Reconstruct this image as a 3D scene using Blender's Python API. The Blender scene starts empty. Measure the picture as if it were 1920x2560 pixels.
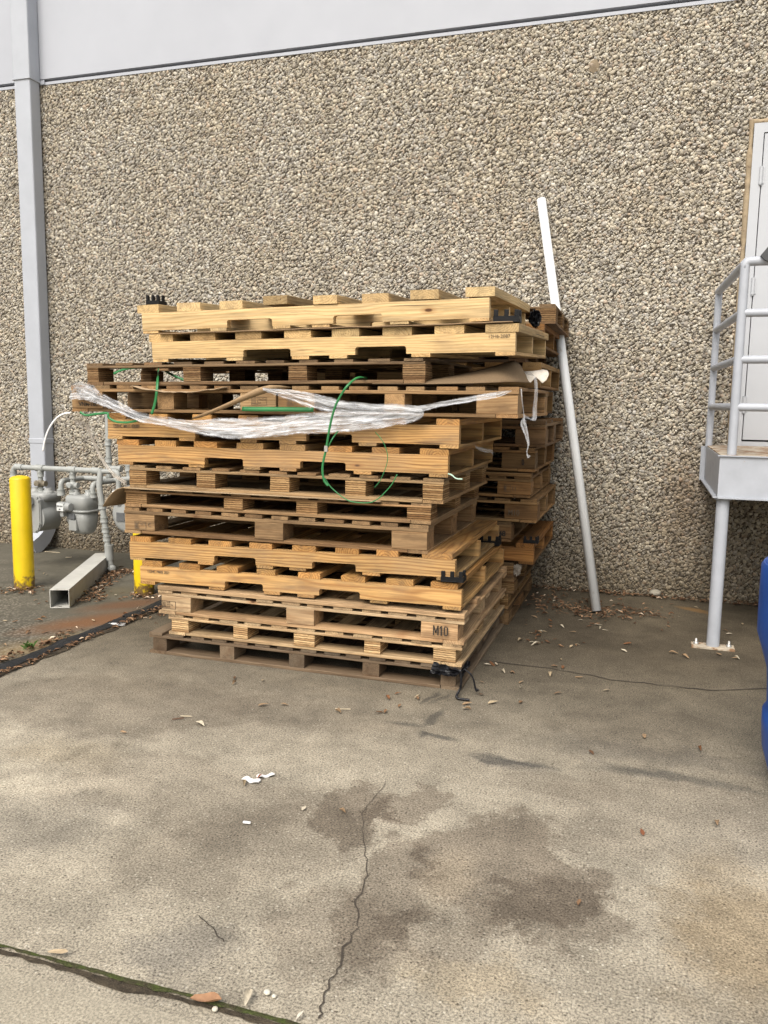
import bpy, bmesh, math, random
import numpy as np
from mathutils import Vector, Matrix, noise as mnoise
R = math.radians
rnd = random.Random(7)
SC = bpy.context.scene
COL = SC.collection

# ------------------------------------------------------------------ camera
YAW, PITCH, ROLL, FPX, DCAM, HCAM = 0.309236, 0.134510, 0.0154923, 2047.7, 6.11046, 1.37
def _basis():
    f = Vector((-math.sin(YAW)*math.cos(PITCH), math.cos(YAW)*math.cos(PITCH), -math.sin(PITCH)))
    r = Vector((math.cos(YAW), math.sin(YAW), 0)); u = r.cross(f)
    c, s = math.cos(ROLL), math.sin(ROLL)
    return c*r+s*u, -s*r+c*u, f
CR, CU, CF = _basis()
CO = Vector((0, -DCAM, HCAM))
cd = bpy.data.cameras.new('camera'); cam = bpy.data.objects.new('camera', cd); COL.objects.link(cam)
cam.matrix_world = Matrix(((CR.x, CU.x, -CF.x, CO.x), (CR.y, CU.y, -CF.y, CO.y), (CR.z, CU.z, -CF.z, CO.z), (0, 0, 0, 1)))
cd.sensor_fit = 'HORIZONTAL'; cd.sensor_width = 36; cd.lens = 36*FPX/1920; cd.clip_end = 500; cd.clip_start = 0.05
SC.camera = cam

# ------------------------------------------------------------------ light
SUN_EL, SUN_AZ = R(50), R(187)       # azimuth clockwise from +Y : behind the camera, to its left
w = bpy.data.worlds.new('World'); SC.world = w; w.use_nodes = True
nt = w.node_tree; bg = nt.nodes['Background']
sky = nt.nodes.new('ShaderNodeTexSky'); sky.sky_type = 'NISHITA'; sky.sun_disc = False
sky.sun_elevation = SUN_EL; sky.sun_rotation = SUN_AZ; sky.air_density = 1.6; sky.dust_density = 5.0; sky.ozone_density = 1.0
hs = nt.nodes.new('ShaderNodeHueSaturation'); hs.inputs['Saturation'].default_value = 0.45
nt.links.new(sky.outputs[0], hs.inputs['Color']); nt.links.new(hs.outputs[0], bg.inputs[0]); bg.inputs[1].default_value = 0.15
sl = bpy.data.lights.new('sun', 'SUN'); sl.energy = 1.5; sl.angle = R(32); sl.color = (1, .955, .88)
so = bpy.data.objects.new('sun', sl); COL.objects.link(so)
sd = Vector((math.sin(SUN_AZ)*math.cos(SUN_EL), math.cos(SUN_AZ)*math.cos(SUN_EL), math.sin(SUN_EL)))
so.rotation_euler = sd.to_track_quat('Z', 'Y').to_euler(); so.location = sd*20
SC.view_settings.view_transform = 'Standard'; SC.view_settings.look = 'None'; SC.view_settings.gamma = 1
SC.view_settings.exposure = 0.45
SC.cycles.use_denoising = True; SC.cycles.max_bounces = 6; SC.cycles.diffuse_bounces = 1; SC.cycles.transparent_max_bounces = 16

# ------------------------------------------------------------------ helpers
def at(u, v, y):
    """world point on the vertical plane Y=y seen at photo pixel (u, v)"""
    d = CF + CR*((u-960)/FPX) - CU*((v-1280)/FPX)
    return CO + d*((y-CO.y)/d.y)
def atz(u, v, z=0.0):
    d = CF + CR*((u-960)/FPX) - CU*((v-1280)/FPX)
    return CO + d*((z-CO.z)/d.z)

def tag(o, label=None, cat=None, group=None, kind=None):
    if label: o['label'] = label
    if cat: o['category'] = cat
    if group: o['group'] = group
    if kind: o['kind'] = kind
    return o
def empty(name, loc=(0, 0, 0), rot=(0, 0, 0), **k):
    o = bpy.data.objects.new(name, None); COL.objects.link(o); o.location = loc; o.rotation_euler = rot
    o.empty_display_size = .1
    return tag(o, **k)

class MB:
    """collects shapes; gc = grain/pattern coordinates per vertex, tint = colour multiplier per vertex"""
    def __init__(s): s.v = []; s.f = []; s.gc = []; s.t = []; s.sm = []
    def add(s, verts, faces, gc=None, tint=(1, 1, 1), smooth=False):
        n = len(s.v); s.v += [tuple(p) for p in verts]
        s.f += [tuple(i+n for i in f) for f in faces]; s.sm += [smooth]*len(faces)
        s.gc += [tuple(g) for g in (gc if gc is not None else verts)]
        s.t += [tuple(tint)]*len(verts)
        return n
    def build(s, name, mat, parent=None, loc=(0, 0, 0), **k):
        me = bpy.data.meshes.new(name); me.from_pydata(s.v, [], s.f)
        a = me.attributes.new('gc', 'FLOAT_VECTOR', 'POINT'); a.data.foreach_set('vector', np.array(s.gc, 'f').ravel())
        a = me.attributes.new('tint', 'FLOAT_COLOR', 'POINT')
        c = np.ones((len(s.v), 4), 'f'); c[:, :3] = np.array(s.t, 'f'); a.data.foreach_set('color', c.ravel())
        me.polygons.foreach_set('use_smooth', s.sm)
        me.materials.append(mat); me.validate(); me.update()
        o = bpy.data.objects.new(name, me); COL.objects.link(o); o.parent = parent; o.location = loc
        return tag(o, **k)
    # plain shapes ------------------------------------------------
    def box(s, a, b, tint=(1, 1, 1), ch=0.0):
        (x0, y0, z0), (x1, y1, z1) = a, b
        if ch <= 0:
            V = [(x, y, z) for z in (z0, z1) for y in (y0, y1) for x in (x0, x1)]
            s.add(V, [(0, 2, 3, 1), (4, 5, 7, 6), (0, 1, 5, 4), (2, 6, 7, 3), (0, 4, 6, 2), (1, 3, 7, 5)], tint=tint); return
        bm = bmesh.new(); bmesh.ops.create_cube(bm, size=1)
        for v in bm.verts:
            v.co = Vector(((x0+x1)/2+v.co.x*(x1-x0), (y0+y1)/2+v.co.y*(y1-y0), (z0+z1)/2+v.co.z*(z1-z0)))
        bmesh.ops.bevel(bm, geom=bm.edges[:], offset=ch, segments=2, affect='EDGES', profile=.5)
        s.bm(bm, tint)
    def bm(s, bm, tint=(1, 1, 1), smooth=False, M=None):
        bm.verts.ensure_lookup_table(); bm.verts.index_update()
        V = [(M @ v.co if M else v.co.copy()) for v in bm.verts]
        s.add(V, [[v.index for v in f.verts] for f in bm.faces], tint=tint, smooth=smooth); bm.free()
    def tube(s, pts, r, n=14, caps=True, tint=(1, 1, 1), rs=None, flat=None):
        pts = [Vector(p) for p in pts]; rings = []
        T0 = (pts[1]-pts[0]).normalized(); up = Vector((0, 0, 1)) if abs(T0.z) < .9 else Vector((1, 0, 0))
        N = T0.cross(up).normalized()
        for i, p in enumerate(pts):
            T = (pts[min(i+1, len(pts)-1)]-pts[max(i-1, 0)]).normalized()
            N = (N-T*N.dot(T)).normalized(); B = T.cross(N)
            rr = rs[i] if rs else r
            rings.append([p+(N*math.cos(a)+B*math.sin(a)*(flat or 1))*rr for a in [2*math.pi*k/n for k in range(n)]])
        V = [q for ring in rings for q in ring]; F = []
        for i in range(len(pts)-1):
            for k in range(n):
                F.append((i*n+k, i*n+(k+1) % n, (i+1)*n+(k+1) % n, (i+1)*n+k))
        b = s.add(V, F, tint=tint, smooth=True)
        if caps:
            s.add(rings[0], [tuple(range(n))[::-1]], tint=tint); s.add(rings[-1], [tuple(range(n))], tint=tint)
    def lathe(s, c, prof, n=32, tint=(1, 1, 1), axis='z', smooth=True):
        c = Vector(c); V = []
        for r, h in prof:
            for k in range(n):
                a = 2*math.pi*k/n; p = (r*math.cos(a), r*math.sin(a), h)
                if axis == 'y': p = (p[0], p[2], p[1])
                if axis == 'x': p = (p[2], p[0], p[1])
                V.append(c+Vector(p))
        F = [(i*n+k, i*n+(k+1) % n, (i+1)*n+(k+1) % n, (i+1)*n+k) for i in range(len(prof)-1) for k in range(n)]
        s.add(V, F, tint=tint, smooth=smooth)
        m = len(prof)-1
        s.add([V[k] for k in range(n)], [tuple(range(n))[::-1]], tint=tint); s.add([V[m*n+k] for k in range(n)], [tuple(range(n))], tint=tint)
    def prism(s, poly, y0, y1, tint=(1, 1, 1), plane='xz', gcf=None, smooth=False):
        n = len(poly)
        P = (lambda a, b, c: (a, c, b)) if plane == 'xz' else ((lambda a, b, c: (c, a, b)) if plane == 'yz' else (lambda a, b, c: (a, b, c)))
        V = [P(a, b, y0) for a, b in poly]+[P(a, b, y1) for a, b in poly]
        gc = [gcf(Vector(p)) for p in V] if gcf else None
        s.add(V, [tuple(range(n)), tuple(range(n, 2*n))[::-1]], gc=gc, tint=tint)
        s.add(V, [(i, i+n, (i+1) % n+n, (i+1) % n) for i in range(n)], gc=gc, tint=tint, smooth=smooth)
    # timber ------------------------------------------------------
    def board(s, a, b, axis='x', tint=(1, 1, 1), ch=.002, wob=.0012, bow=0.0, twist=0.0):
        """box from a to b, sawn timber with its grain along axis"""
        a, b = Vector(a), Vector(b); c = (a+b)/2; h = (b-a)/2
        ai = 'xyz'.index(axis); oi = [i for i in range(3) if i != ai]
        n = max(2, int(h[ai]*2/.16)+1)
        p1, p2 = rnd.uniform(-.05, .05), rnd.uniform(.0, .09)*rnd.choice((-1, 1)); ox = rnd.uniform(0, 50)
        e1, e2 = h[oi[0]], h[oi[1]]; ch = min(ch, e1*.4, e2*.4)
        sec = [(-e1+ch, -e2), (e1-ch, -e2), (e1, -e2+ch), (e1, e2-ch), (e1-ch, e2), (-e1+ch, e2), (-e1, e2-ch), (-e1, -e2+ch)]
        V = []; G = []; ph = rnd.uniform(0, 6)
        for i in range(n+1):
            t = -1+2*i/n
            for (q1, q2) in sec:
                d = mnoise.noise_vector(Vector((ox+t*h[ai]*6, q1*9, q2*9)))*wob
                p = Vector((0, 0, 0)); p[ai] = t*h[ai]+(d[0] if i in (0, n) else 0)
                tw = twist*t
                p[oi[0]] = q1+d[1]; p[oi[1]] = q2+d[2]+bow*(1-t*t)+tw*q1
                V.append(c+p); G.append((t*h[ai]+ox, q1+p1, q2+p2))
        F = []
        for i in range(n):
            for k in range(8): F.append((i*8+k, i*8+(k+1) % 8, (i+1)*8+(k+1) % 8, (i+1)*8+k))
        F += [tuple(range(8))[::-1], tuple(range(n*8, n*8+8))]
        dt = rnd.uniform(.74, 1.12) if rnd.random() > .15 else rnd.uniform(.5, .72); dy = rnd.uniform(.92, 1.06)
        s.add(V, F, gc=G, tint=(tint[0]*dt, tint[1]*dt*dy, tint[2]*dt*dy*dy))

def sphere_bm(r, seg=16): 
    bm = bmesh.new(); bmesh.ops.create_uvsphere(bm, u_segments=seg, v_segments=seg//2+2, radius=r); return bm

def spline(pts, n=8):
    """Catmull-Rom through tuples of numbers"""
    P = [np.array(p, float) for p in pts]; P = [2*P[0]-P[1]]+P+[2*P[-1]-P[-2]]; out = []
    for i in range(1, len(P)-2):
        for k in range(n):
            t = k/n
            out.append(.5*((2*P[i])+(-P[i-1]+P[i+1])*t+(2*P[i-1]-5*P[i]+4*P[i+1]-P[i+2])*t*t+(-P[i-1]+3*P[i]-3*P[i+1]+P[i+2])*t**3))
    out.append(P[-2]); return out

# ------------------------------------------------------------------ materials
class NT:
    def __init__(s, name, rough=.7, spec=.5):
        s.m = bpy.data.materials.new(name); s.m.use_nodes = True; s.t = s.m.node_tree
        s.p = s.t.nodes['Principled BSDF']; s.p.inputs['Roughness'].default_value = rough
        s.p.inputs['Specular IOR Level'].default_value = spec
    def n(s, typ, **k):
        nd = s.t.nodes.new('ShaderNode'+typ)
        for a, b in k.items(): setattr(nd, a, b)
        return nd
    def l(s, a, b): s.t.links.new(a, b)
    def setin(s, sock, v):
        if hasattr(v, 'is_linked') or isinstance(v, bpy.types.NodeSocket): s.l(v, sock)
        elif isinstance(v, (tuple, list)) and sock.type == 'RGBA' and len(v) == 3: sock.default_value = (*v, 1)
        else: sock.default_value = v
    def math(s, op, a, b=None, c=None, clamp=False):
        nd = s.n('Math', operation=op, use_clamp=clamp); s.setin(nd.inputs[0], a)
        if b is not None: s.setin(nd.inputs[1], b)
        if c is not None: s.setin(nd.inputs[2], c)
        return nd.outputs[0]
    def vmul(s, v, k):
        nd = s.n('VectorMath', operation='MULTIPLY'); s.setin(nd.inputs[0], v); s.setin(nd.inputs[1], k); return nd.outputs[0]
    def vadd(s, v, k):
        nd = s.n('VectorMath', operation='ADD'); s.setin(nd.inputs[0], v); s.setin(nd.inputs[1], k); return nd.outputs[0]
    def noise(s, vec, scale, detail=3, rough=.55, dist=0, out=0):
        nd = s.n('TexNoise'); s.l(vec, nd.inputs['Vector']); nd.inputs['Scale'].default_value = scale
        nd.inputs['Detail'].default_value = detail; nd.inputs['Roughness'].default_value = rough; nd.inputs['Distortion'].default_value = dist
        return nd.outputs[out]
    def voro(s, vec, scale, feature='F1', rnd_=1.0):
        nd = s.n('TexVoronoi', feature=feature); s.l(vec, nd.inputs['Vector']); nd.inputs['Scale'].default_value = scale
        nd.inputs['Randomness'].default_value = rnd_; return nd
    def ramp(s, fac, stops, interp='LINEAR'):
        nd = s.n('ValToRGB'); cr = nd.color_ramp; cr.interpolation = interp
        while len(cr.elements) < len(stops): cr.elements.new(.5)
        for e, (p, c) in zip(cr.elements, stops):
            e.position = p; e.color = (*c, 1) if isinstance(c, tuple) else (c, c, c, 1)
        s.l(fac, nd.inputs[0]); return nd.outputs[0]
    def mix(s, fac, a, b, mode='MIX'):
        nd = s.n('Mix', data_type='RGBA', blend_type=mode); s.setin(nd.inputs[0], fac); s.setin(nd.inputs[6], a); s.setin(nd.inputs[7], b); return nd.outputs[2]
    def attr(s, name): nd = s.n('Attribute', attribute_name=name); return nd
    def pos(s, which='Object'): return s.n('TexCoord').outputs[which]
    def geo(s, o='Position'): return s.n('NewGeometry').outputs[o]
    def bump(s, h, strength=.3, dist=.005, normal=None):
        nd = s.n('Bump'); nd.inputs['Strength'].default_value = strength; nd.inputs['Distance'].default_value = dist
        s.l(h, nd.inputs['Height'])
        if normal: s.l(normal, nd.inputs['Normal'])
        s.l(nd.outputs[0], s.p.inputs['Normal']); return nd.outputs[0]
    def base(s, c): s.setin(s.p.inputs['Base Color'], c)

def wood_mat(name, early, late, ring=.0085, ringmix=.75, dirt=.5):
    M = NT(name, .72, .3); g = M.attr('gc').outputs['Vector']; tint = M.attr('tint').outputs['Color']
    warp = M.noise(M.vmul(g, (1.6, 9, 9)), 1.0, 2, .5, 0, 0)
    sp = M.n('SeparateXYZ'); M.l(g, sp.inputs[0])
    r = M.math('SQRT', M.math('ADD', M.math('POWER', M.math('ABSOLUTE', sp.outputs[1]), 2.0), M.math('POWER', M.math('ABSOLUTE', sp.outputs[2]), 2.0)))
    r = M.math('ADD', r, M.math('MULTIPLY', warp, .055))
    s1 = M.math('SINE', M.math('MULTIPLY', r, 2*math.pi/ring))
    rings = M.math('POWER', M.math('MULTIPLY_ADD', s1, .5, .5), 2.2)
    fib = M.noise(M.vmul(g, (5, 190, 190)), 1.0, 3, .6)
    streak = M.noise(M.vmul(g, (1.2, 32, 32)), 1.0, 3, .6)
    col = M.mix(M.math('MULTIPLY', rings, ringmix), early, late)
    col = M.mix(1.0, col, M.ramp(fib, [(.3, .72), (.6, 1.06)]), 'MULTIPLY')
    col = M.mix(1.0, col, M.ramp(streak, [(.25, .66), (.55, 1.04)]), 'MULTIPLY')
    # knots
    kx = M.n('CombineXYZ'); M.l(M.math('MULTIPLY', sp.outputs[0], 3.2), kx.inputs[0]); M.l(M.math('MULTIPLY', sp.outputs[2], 7.5), kx.inputs[1])
    kn = M.math('ADD', M.voro(kx.outputs[0], 1.0).outputs['Distance'], M.math('MULTIPLY', M.math('SUBTRACT', warp, .5), .04))
    col = M.mix(M.ramp(kn, [(.05, .55), (.15, 0.0)]), col, (.30, .13, .04))
    col = M.mix(M.ramp(kn, [(.035, .95), (.065, 0.0)]), col, (.075, .03, .012))
    # weather stains and dirt of their own shape
    d = M.noise(M.vmul(g, (3, 12, 12)), 1.3, 4, .65)
    col = M.mix(M.math('MULTIPLY', M.ramp(d, [(.49, 0.0), (.68, 1.0)]), dirt), col, (.16, .11, .07))
    ck = M.noise(M.vmul(g, (2.2, 85, 85)), 1.0, 2, .5); col = M.mix(M.ramp(ck, [(.69, 0.0), (.74, .8)]), col, (.05, .03, .018))
    gr = M.noise(M.geo(), 2.1, 3, .6)
    col = M.mix(M.ramp(gr, [(.45, 0.0), (.8, .45)]), col, (.27, .21, .15))
    col = M.mix(1.0, col, tint, 'MULTIPLY'); M.base(col)
    M.bump(M.math('ADD', fib, M.math('MULTIPLY', rings, .4)), .45, .0012)
    return M.m
def ply_mat(name):
    M = NT(name, .8, .2); g = M.attr('gc').outputs['Vector']; tint = M.attr('tint').outputs['Color']
    wv = M.noise(M.vmul(g, (14, 14, 14)), 1.0, 3, .6)
    sp = M.n('SeparateXYZ'); M.l(g, sp.inputs[0])
    z = M.math('ADD', sp.outputs[2], M.math('MULTIPLY', wv, .006))
    lay = M.math('DIVIDE', z, .0108)
    fr = M.math('FRACT', lay); fl = M.math('FLOOR', lay)
    wn = M.n('TexWhiteNoise', noise_dimensions='1D'); M.l(fl, wn.inputs['W'])
    seam = M.ramp(fr, [(.0, 0.0), (.22, 1.0), (.75, 1.0), (.97, 0.0)])
    col = M.mix(wn.outputs['Value'], (.33, .21, .11), (.68, .51, .31))
    rip = M.noise(M.vmul(g, (60, 60, 260)), 1.0, 4, .7)
    col = M.mix(1.0, col, M.ramp(rip, [(.3, .55), (.6, 1.05)]), 'MULTIPLY')
    gaps = M.noise(M.vmul(g, (18, 18, 110)), 1.0, 2, .5)
    seamd = M.math('MAXIMUM', seam, M.ramp(gaps, [(.54, .0), (.62, .75)]))
    col = M.mix(seamd, (.075, .04, .02), col)
    col = M.mix(1.0, col, tint, 'MULTIPLY'); M.base(col)
    M.bump(M.math('ADD', seamd, rip), .8, .002)
    return M.m
M_PINE = wood_mat('pine_timber', (.72, .52, .265), (.48, .29, .115), .011, .55, .35)
M_ORNG = wood_mat('orange_pine_timber', (.56, .335, .13), (.29, .135, .042), .012, .75, .5)
M_PALE = wood_mat('weathered_timber', (.55, .42, .27), (.35, .23, .13), .009, .7, .7)
M_GREY = wood_mat('grey_timber', (.30, .25, .19), (.20, .155, .11), .008, .6, .8)
M_PLY = ply_mat('laminated_ply')

def plain(name, col, rough=.5, var=.12, scale=6, metallic=0, spec=.5, bump=.0, speck=None):
    M = NT(name, rough, spec); M.p.inputs['Metallic'].default_value = metallic
    p = M.geo(); n1 = M.noise(p, scale, 4, .6)
    c = M.mix(1.0, col, M.ramp(n1, [(.3, 1-var), (.7, 1+var*.5)]), 'MULTIPLY')
    if speck:
        n2 = M.noise(p, speck[1], 4, .7); c = M.mix(M.ramp(n2, [(speck[2], 0.0), (speck[2]+.08, speck[3])]), c, speck[0])
    M.base(c)
    if bump: M.bump(M.noise(p, 60, 3, .6), bump, .002)
    M.l(M.ramp(M.noise(p, scale*3, 3, .6), [(.3, rough*.8), (.7, min(1, rough*1.2))]), M.p.inputs['Roughness'])
    return M.m
M_PAINT = plain('grey_wall_paint', (.435, .452, .495), .75, .05, 1.3, bump=.12)
M_STEELP = plain('grey_steel_paint', (.42, .44, .48), .42, .10, 9, speck=((.33, .22, .12), 22, .68, .5), bump=.08)
M_DOOR = plain('grey_door_paint', (.46, .475, .50), .45, .05, 2, bump=.03)
M_SPOUT = plain('downspout_paint', (.43, .45, .49), .5, .08, 4, speck=((.35, .33, .30), 14, .70, .5))
M_RUSTY = plain('rusty_chipped_paint', (.50, .43, .33), .75, .3, 14, speck=((.22, .10, .035), 12, .48, .85), bump=.4)
M_YELLOW = plain('yellow_bollard_paint', (.76, .53, .006), .45, .10, 8, speck=((.35, .22, .03), 16, .69, .7), bump=.1)
M_WHITEP = plain('white_pvc', (.80, .81, .81), .38, .06, 5, speck=((.45, .41, .34), 11, .66, .55))
M_POST = plain('white_vinyl_post', (.58, .57, .52), .45, .14, 7, speck=((.30, .26, .19), 8, .60, .5))
M_METER = plain('gas_meter_grey', (.33, .335, .32), .5, .10, 12, bump=.06)
M_GPIPE = plain('gas_pipe_paint', (.36, .37, .35), .5, .12, 12, speck=((.24, .2, .15), 25, .66, .6), bump=.08)
M_BRASS = plain('tarnished_valve', (.20, .17, .12), .5, .3, 20)
M_DARK = plain('dark_gap', (.012, .012, .012), .8, .1)
M_INK = plain('black_stamp_ink', (.035, .028, .022), .8, .4, 90)
M_FADED = plain('faded_stamp_ink', (.17, .12, .075), .85, .3, 90)
M_BLACKP = plain('black_plastic', (.008, .008, .009), .5, .2, 20, spec=.22)
M_BAG = plain('black_film', (.010, .010, .012), .38, .2, 20, spec=.35, bump=.2)
M_GREEN = plain('green_pet_strap', (.03, .20, .06), .4, .15, 12)
M_DIAL = plain('white_dial', (.72, .73, .71), .4, .05)
M_PLATE = plain('nameplate', (.12, .125, .13), .4, .2, 40)
M_BLUE = plain('blue_plastic', (.014, .070, .30), .42, .10, 5, bump=.06)
M_CYAN = plain('cyan_sticker', (.10, .56, .70), .5, .04)
M_SEALT = plain('tan_sealant', (.36, .28, .18), .85, .25, 20, speck=((.15, .10, .06), 30, .58, .7), bump=.5)
M_WHITE = plain('white_scrap', (.82, .81, .79), .7, .05)
M_GALV = plain('galvanised_bolt', (.5, .49, .46), .4, .2, 40, metallic=.6)

def card_mat():
    M = NT('brown_cardboard', .85, .15); p = M.geo(); g = M.attr('gc').outputs['Vector']
    n = M.noise(p, 8, 4, .6); f = M.noise(M.vmul(p, (1, 1, 1)), 160, 2, .5)
    c = M.mix(n, (.34, .235, .14), (.46, .34, .22)); c = M.mix(1.0, c, M.ramp(f, [(.3, .85), (.7, 1.05)]), 'MULTIPLY')
    c = M.mix(1.0, c, M.attr('tint').outputs['Color'], 'MULTIPLY')
    M.base(c); M.bump(n, .2, .004); return M.m
M_CARD = card_mat()
def film_mat(name, a0, a1, col, seed=0):
    M = NT(name, .22, .6); g = M.vadd(M.attr('gc').outputs['Vector'], (seed, seed, 0))
    st = M.noise(M.vmul(g, (9, 130, 1)), 1.0, 4, .65, .6); big = M.noise(M.vmul(g, (14, 24, 1)), 1.0, 3, .6, .8)
    M.base(M.mix(st, tuple(c*.8 for c in col), col))
    a = M.math('MULTIPLY', M.ramp(st, [(.38, a0), (.62, a1)]), M.ramp(big, [(.3, .55), (.6, 1.0)]))
    se = M.n('SeparateXYZ'); M.l(M.attr('gc').outputs['Vector'], se.inputs[0]); ed = M.math('MINIMUM', se.outputs[1], M.math('SUBTRACT', .12, se.outputs[1]))
    ed = M.math('SUBTRACT', ed, M.math('MULTIPLY', M.noise(M.vmul(g, (60, 60, 1)), 1.0, 3, .6), .022))
    a = M.math('MULTIPLY', a, M.ramp(ed, [(-.0, 0.0), (.012, 1.0)]))
    M.l(a, M.p.inputs['Alpha']); M.p.inputs['Roughness'].default_value = .16
    M.bump(M.math('ADD', st, big), .7, .006)
    M.p.inputs['Subsurface Weight'].default_value = 0
    return M.m
M_FILM = film_mat('stretch_film', .10, .84, (.92, .93, .96))
M_FILMD = film_mat('dusty_stretch_film', .7, .98, (.42, .37, .31), 3)

# concrete ---------------------------------------------------------
def ground_mat():
    M = NT('stained_concrete', .88, .25); p = M.geo()
    sp = M.n('SeparateXYZ'); M.l(p, sp.inputs[0]); X, Y = sp.outputs[0], sp.outputs[1]
    n1 = M.noise(p, 1.1, 6, .62, .4); n2 = M.noise(p, 5.5, 6, .7); fine = M.noise(p, 150, 4, .8); fine2 = M.noise(p, 420, 2, .7)
    col = M.mix(M.ramp(n1, [(.3, 0.0), (.7, 1.0)]), (.230, .199, .150), (.445, .393, .302))
    col = M.mix(1.0, col, M.ramp(n2, [(.30, .68), (.70, 1.20)]), 'MULTIPLY')
    col = M.mix(1.0, col, M.ramp(fine, [(.38, .40), (.60, 1.42)]), 'MULTIPLY')
    # exposed sand grains : pale and dark
    v = M.voro(p, 120); vs = M.n('SeparateColor'); M.l(v.outputs['Color'], vs.inputs[0])
    col = M.mix(M.math('MULTIPLY', M.ramp(vs.outputs[0], [(.94, 0.0), (.97, .6)]), M.ramp(v.outputs['Distance'], [(.25, 1.0), (.5, 0.0)])), col, (.66, .61, .50))
    col = M.mix(M.math('MULTIPLY', M.ramp(vs.outputs[1], [(.90, 0.0), (.93, .8)]), M.ramp(v.outputs['Distance'], [(.25, 1.0), (.45, 0.0)])), col, (.09, .07, .055))
    pit = M.voro(p, 31); col = M.mix(M.ramp(pit.outputs['Distance'], [(.07, .85), (.13, 0.0)]), col, (.07, .055, .04))
    # stains and bluish dark marks : (x, y, rx, ry, strength, colour)
    wp = M.vadd(p, M.vmul(M.vadd(M.noise(p, 2.2, 9, .76, 0, 1), (-.5, -.5, -.5)), (.75, .75, 0)))
    ws = M.n('SeparateXYZ'); M.l(wp, ws.inputs[0])
    wl = M.vadd(p, M.vmul(M.vadd(M.noise(p, 7, 4, .65, 0, 1), (-.5, -.5, -.5)), (.12, .12, 0))); wt = M.n('SeparateXYZ'); M.l(wl, wt.inputs[0])
    def blob(c, x, y, rx, ry, s, k, rot=0, soft=.55):
        q = ws if min(rx, ry) > .1 else wt
        dx = M.math('SUBTRACT', q.outputs[0], x); dy = M.math('SUBTRACT', q.outputs[1], y)
        if rot:
            cr, sr = math.cos(rot), math.sin(rot)
            ex = M.math('ADD', M.math('MULTIPLY', dx, cr), M.math('MULTIPLY', dy, sr)); ey = M.math('SUBTRACT', M.math('MULTIPLY', dy, cr), M.math('MULTIPLY', dx, sr)); dx, dy = ex, ey
        d = M.math('SQRT', M.math('ADD', M.math('POWER', M.math('ABSOLUTE', M.math('DIVIDE', dx, rx)), 2.0), M.math('POWER', M.math('ABSOLUTE', M.math('DIVIDE', dy, ry)), 2.0)))
        return M.mix(M.math('MULTIPLY', M.ramp(d, [(soft, 1.0), (1.0, 0.0)]), s), c, M.mix(1.0, c, k, 'MULTIPLY'))
    def P(u, v): q = atz(u, v); return q.x, q.y
    DK = (.50, .46, .43); BL = (.42, .45, .50)
    for (u, v, rx, ry, s, k, ro) in STAINS_AND_MARKS:
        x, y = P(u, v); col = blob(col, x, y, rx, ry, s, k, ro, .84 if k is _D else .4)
    # ground colour darkens in a band towards the foot of the building
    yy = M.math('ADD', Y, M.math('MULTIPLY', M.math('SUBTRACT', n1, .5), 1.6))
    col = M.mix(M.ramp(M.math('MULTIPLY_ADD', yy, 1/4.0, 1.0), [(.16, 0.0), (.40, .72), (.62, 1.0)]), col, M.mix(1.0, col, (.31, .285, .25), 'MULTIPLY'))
    # side apron left of the joint: coarse exposed gravel
    g1 = M.voro(p, 62); gs = M.n('SeparateColor'); M.l(g1.outputs['Color'], gs.inputs[0])
    gcol = M.mix(gs.outputs[0], (.13, .11, .085), (.36, .325, .26))
    gcol = M.mix(M.ramp(g1.outputs['Distance'], [(.30, 0.0), (.62, 1.0)]), gcol, (.07, .06, .045))
    smooth = M.mix(1.0, M.mix(fine, (.07, .063, .045), (.165, .15, .115)), M.ramp(n2, [(.3, .75), (.7, 1.2)]), 'MULTIPLY')
    lf = M.math('ADD', M.math('ADD', M.math('MULTIPLY', X, -.38), M.math('MULTIPLY', Y, -.55)), M.math('MULTIPLY', M.math('SUBTRACT', n2, .5), 1.3))
    apron = M.mix(M.ramp(M.math('SUBTRACT', lf, 2.28), [(.0, 0.0), (.55, 1.0)]), smooth, gcol)
    # rust streak washed out from the bollard
    ang = math.atan2(-.95, -.62)
    for (u, v, rx, ry, s, k) in [(320, 1512, .42, .16, .8, (.15, .075, .038)), (235, 1553, .55, .20, .85, (.19, .088, .038)), (120, 1612, .60, .22, .6, (.28, .20, .10)), (300, 1478, .2, .2, .35, (.13, .10, .045)), (1738, 1525, .06, .16, .55, (.30, .16, .05))]:
        x, y = P(u, v)
        dx = M.math('SUBTRACT', M.math('MULTIPLY_ADD', ws.outputs[0], .35, M.math('MULTIPLY', X, .65)), x); dy = M.math('SUBTRACT', M.math('MULTIPLY_ADD', ws.outputs[1], .35, M.math('MULTIPLY', Y, .65)), y)
        cr, sr = math.cos(ang), math.sin(ang)
        ex = M.math('ADD', M.math('MULTIPLY', dx, cr), M.math('MULTIPLY', dy, sr)); ey = M.math('SUBTRACT', M.math('MULTIPLY', dy, cr), M.math('MULTIPLY', dx, sr))
        d = M.math('SQRT', M.math('ADD', M.math('POWER', M.math('ABSOLUTE', M.math('DIVIDE', ex, rx)), 2.0), M.math('POWER', M.math('ABSOLUTE', M.math('DIVIDE', ey, ry)), 2.0)))
        fac = M.math('MULTIPLY', M.ramp(d, [(.3, 1.0), (1.0, 0.0)]), s)
        if u < 1000: apron = M.mix(fac, apron, M.mix(1.0, k, M.ramp(fine, [(.3, .7), (.7, 1.25)]), 'MULTIPLY'))
        else: col = M.mix(fac, col, k)
    side = M.math('LESS_THAN', X, M.math('MULTIPLY_ADD', M.math('SUBTRACT', n2, .5), .03, -3.04))
    col = M.mix(side, col, apron)
    # slab in front of the near joint is cleaner and sandier
    fs = M.math('LESS_THAN', Y, -4.66)
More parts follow.
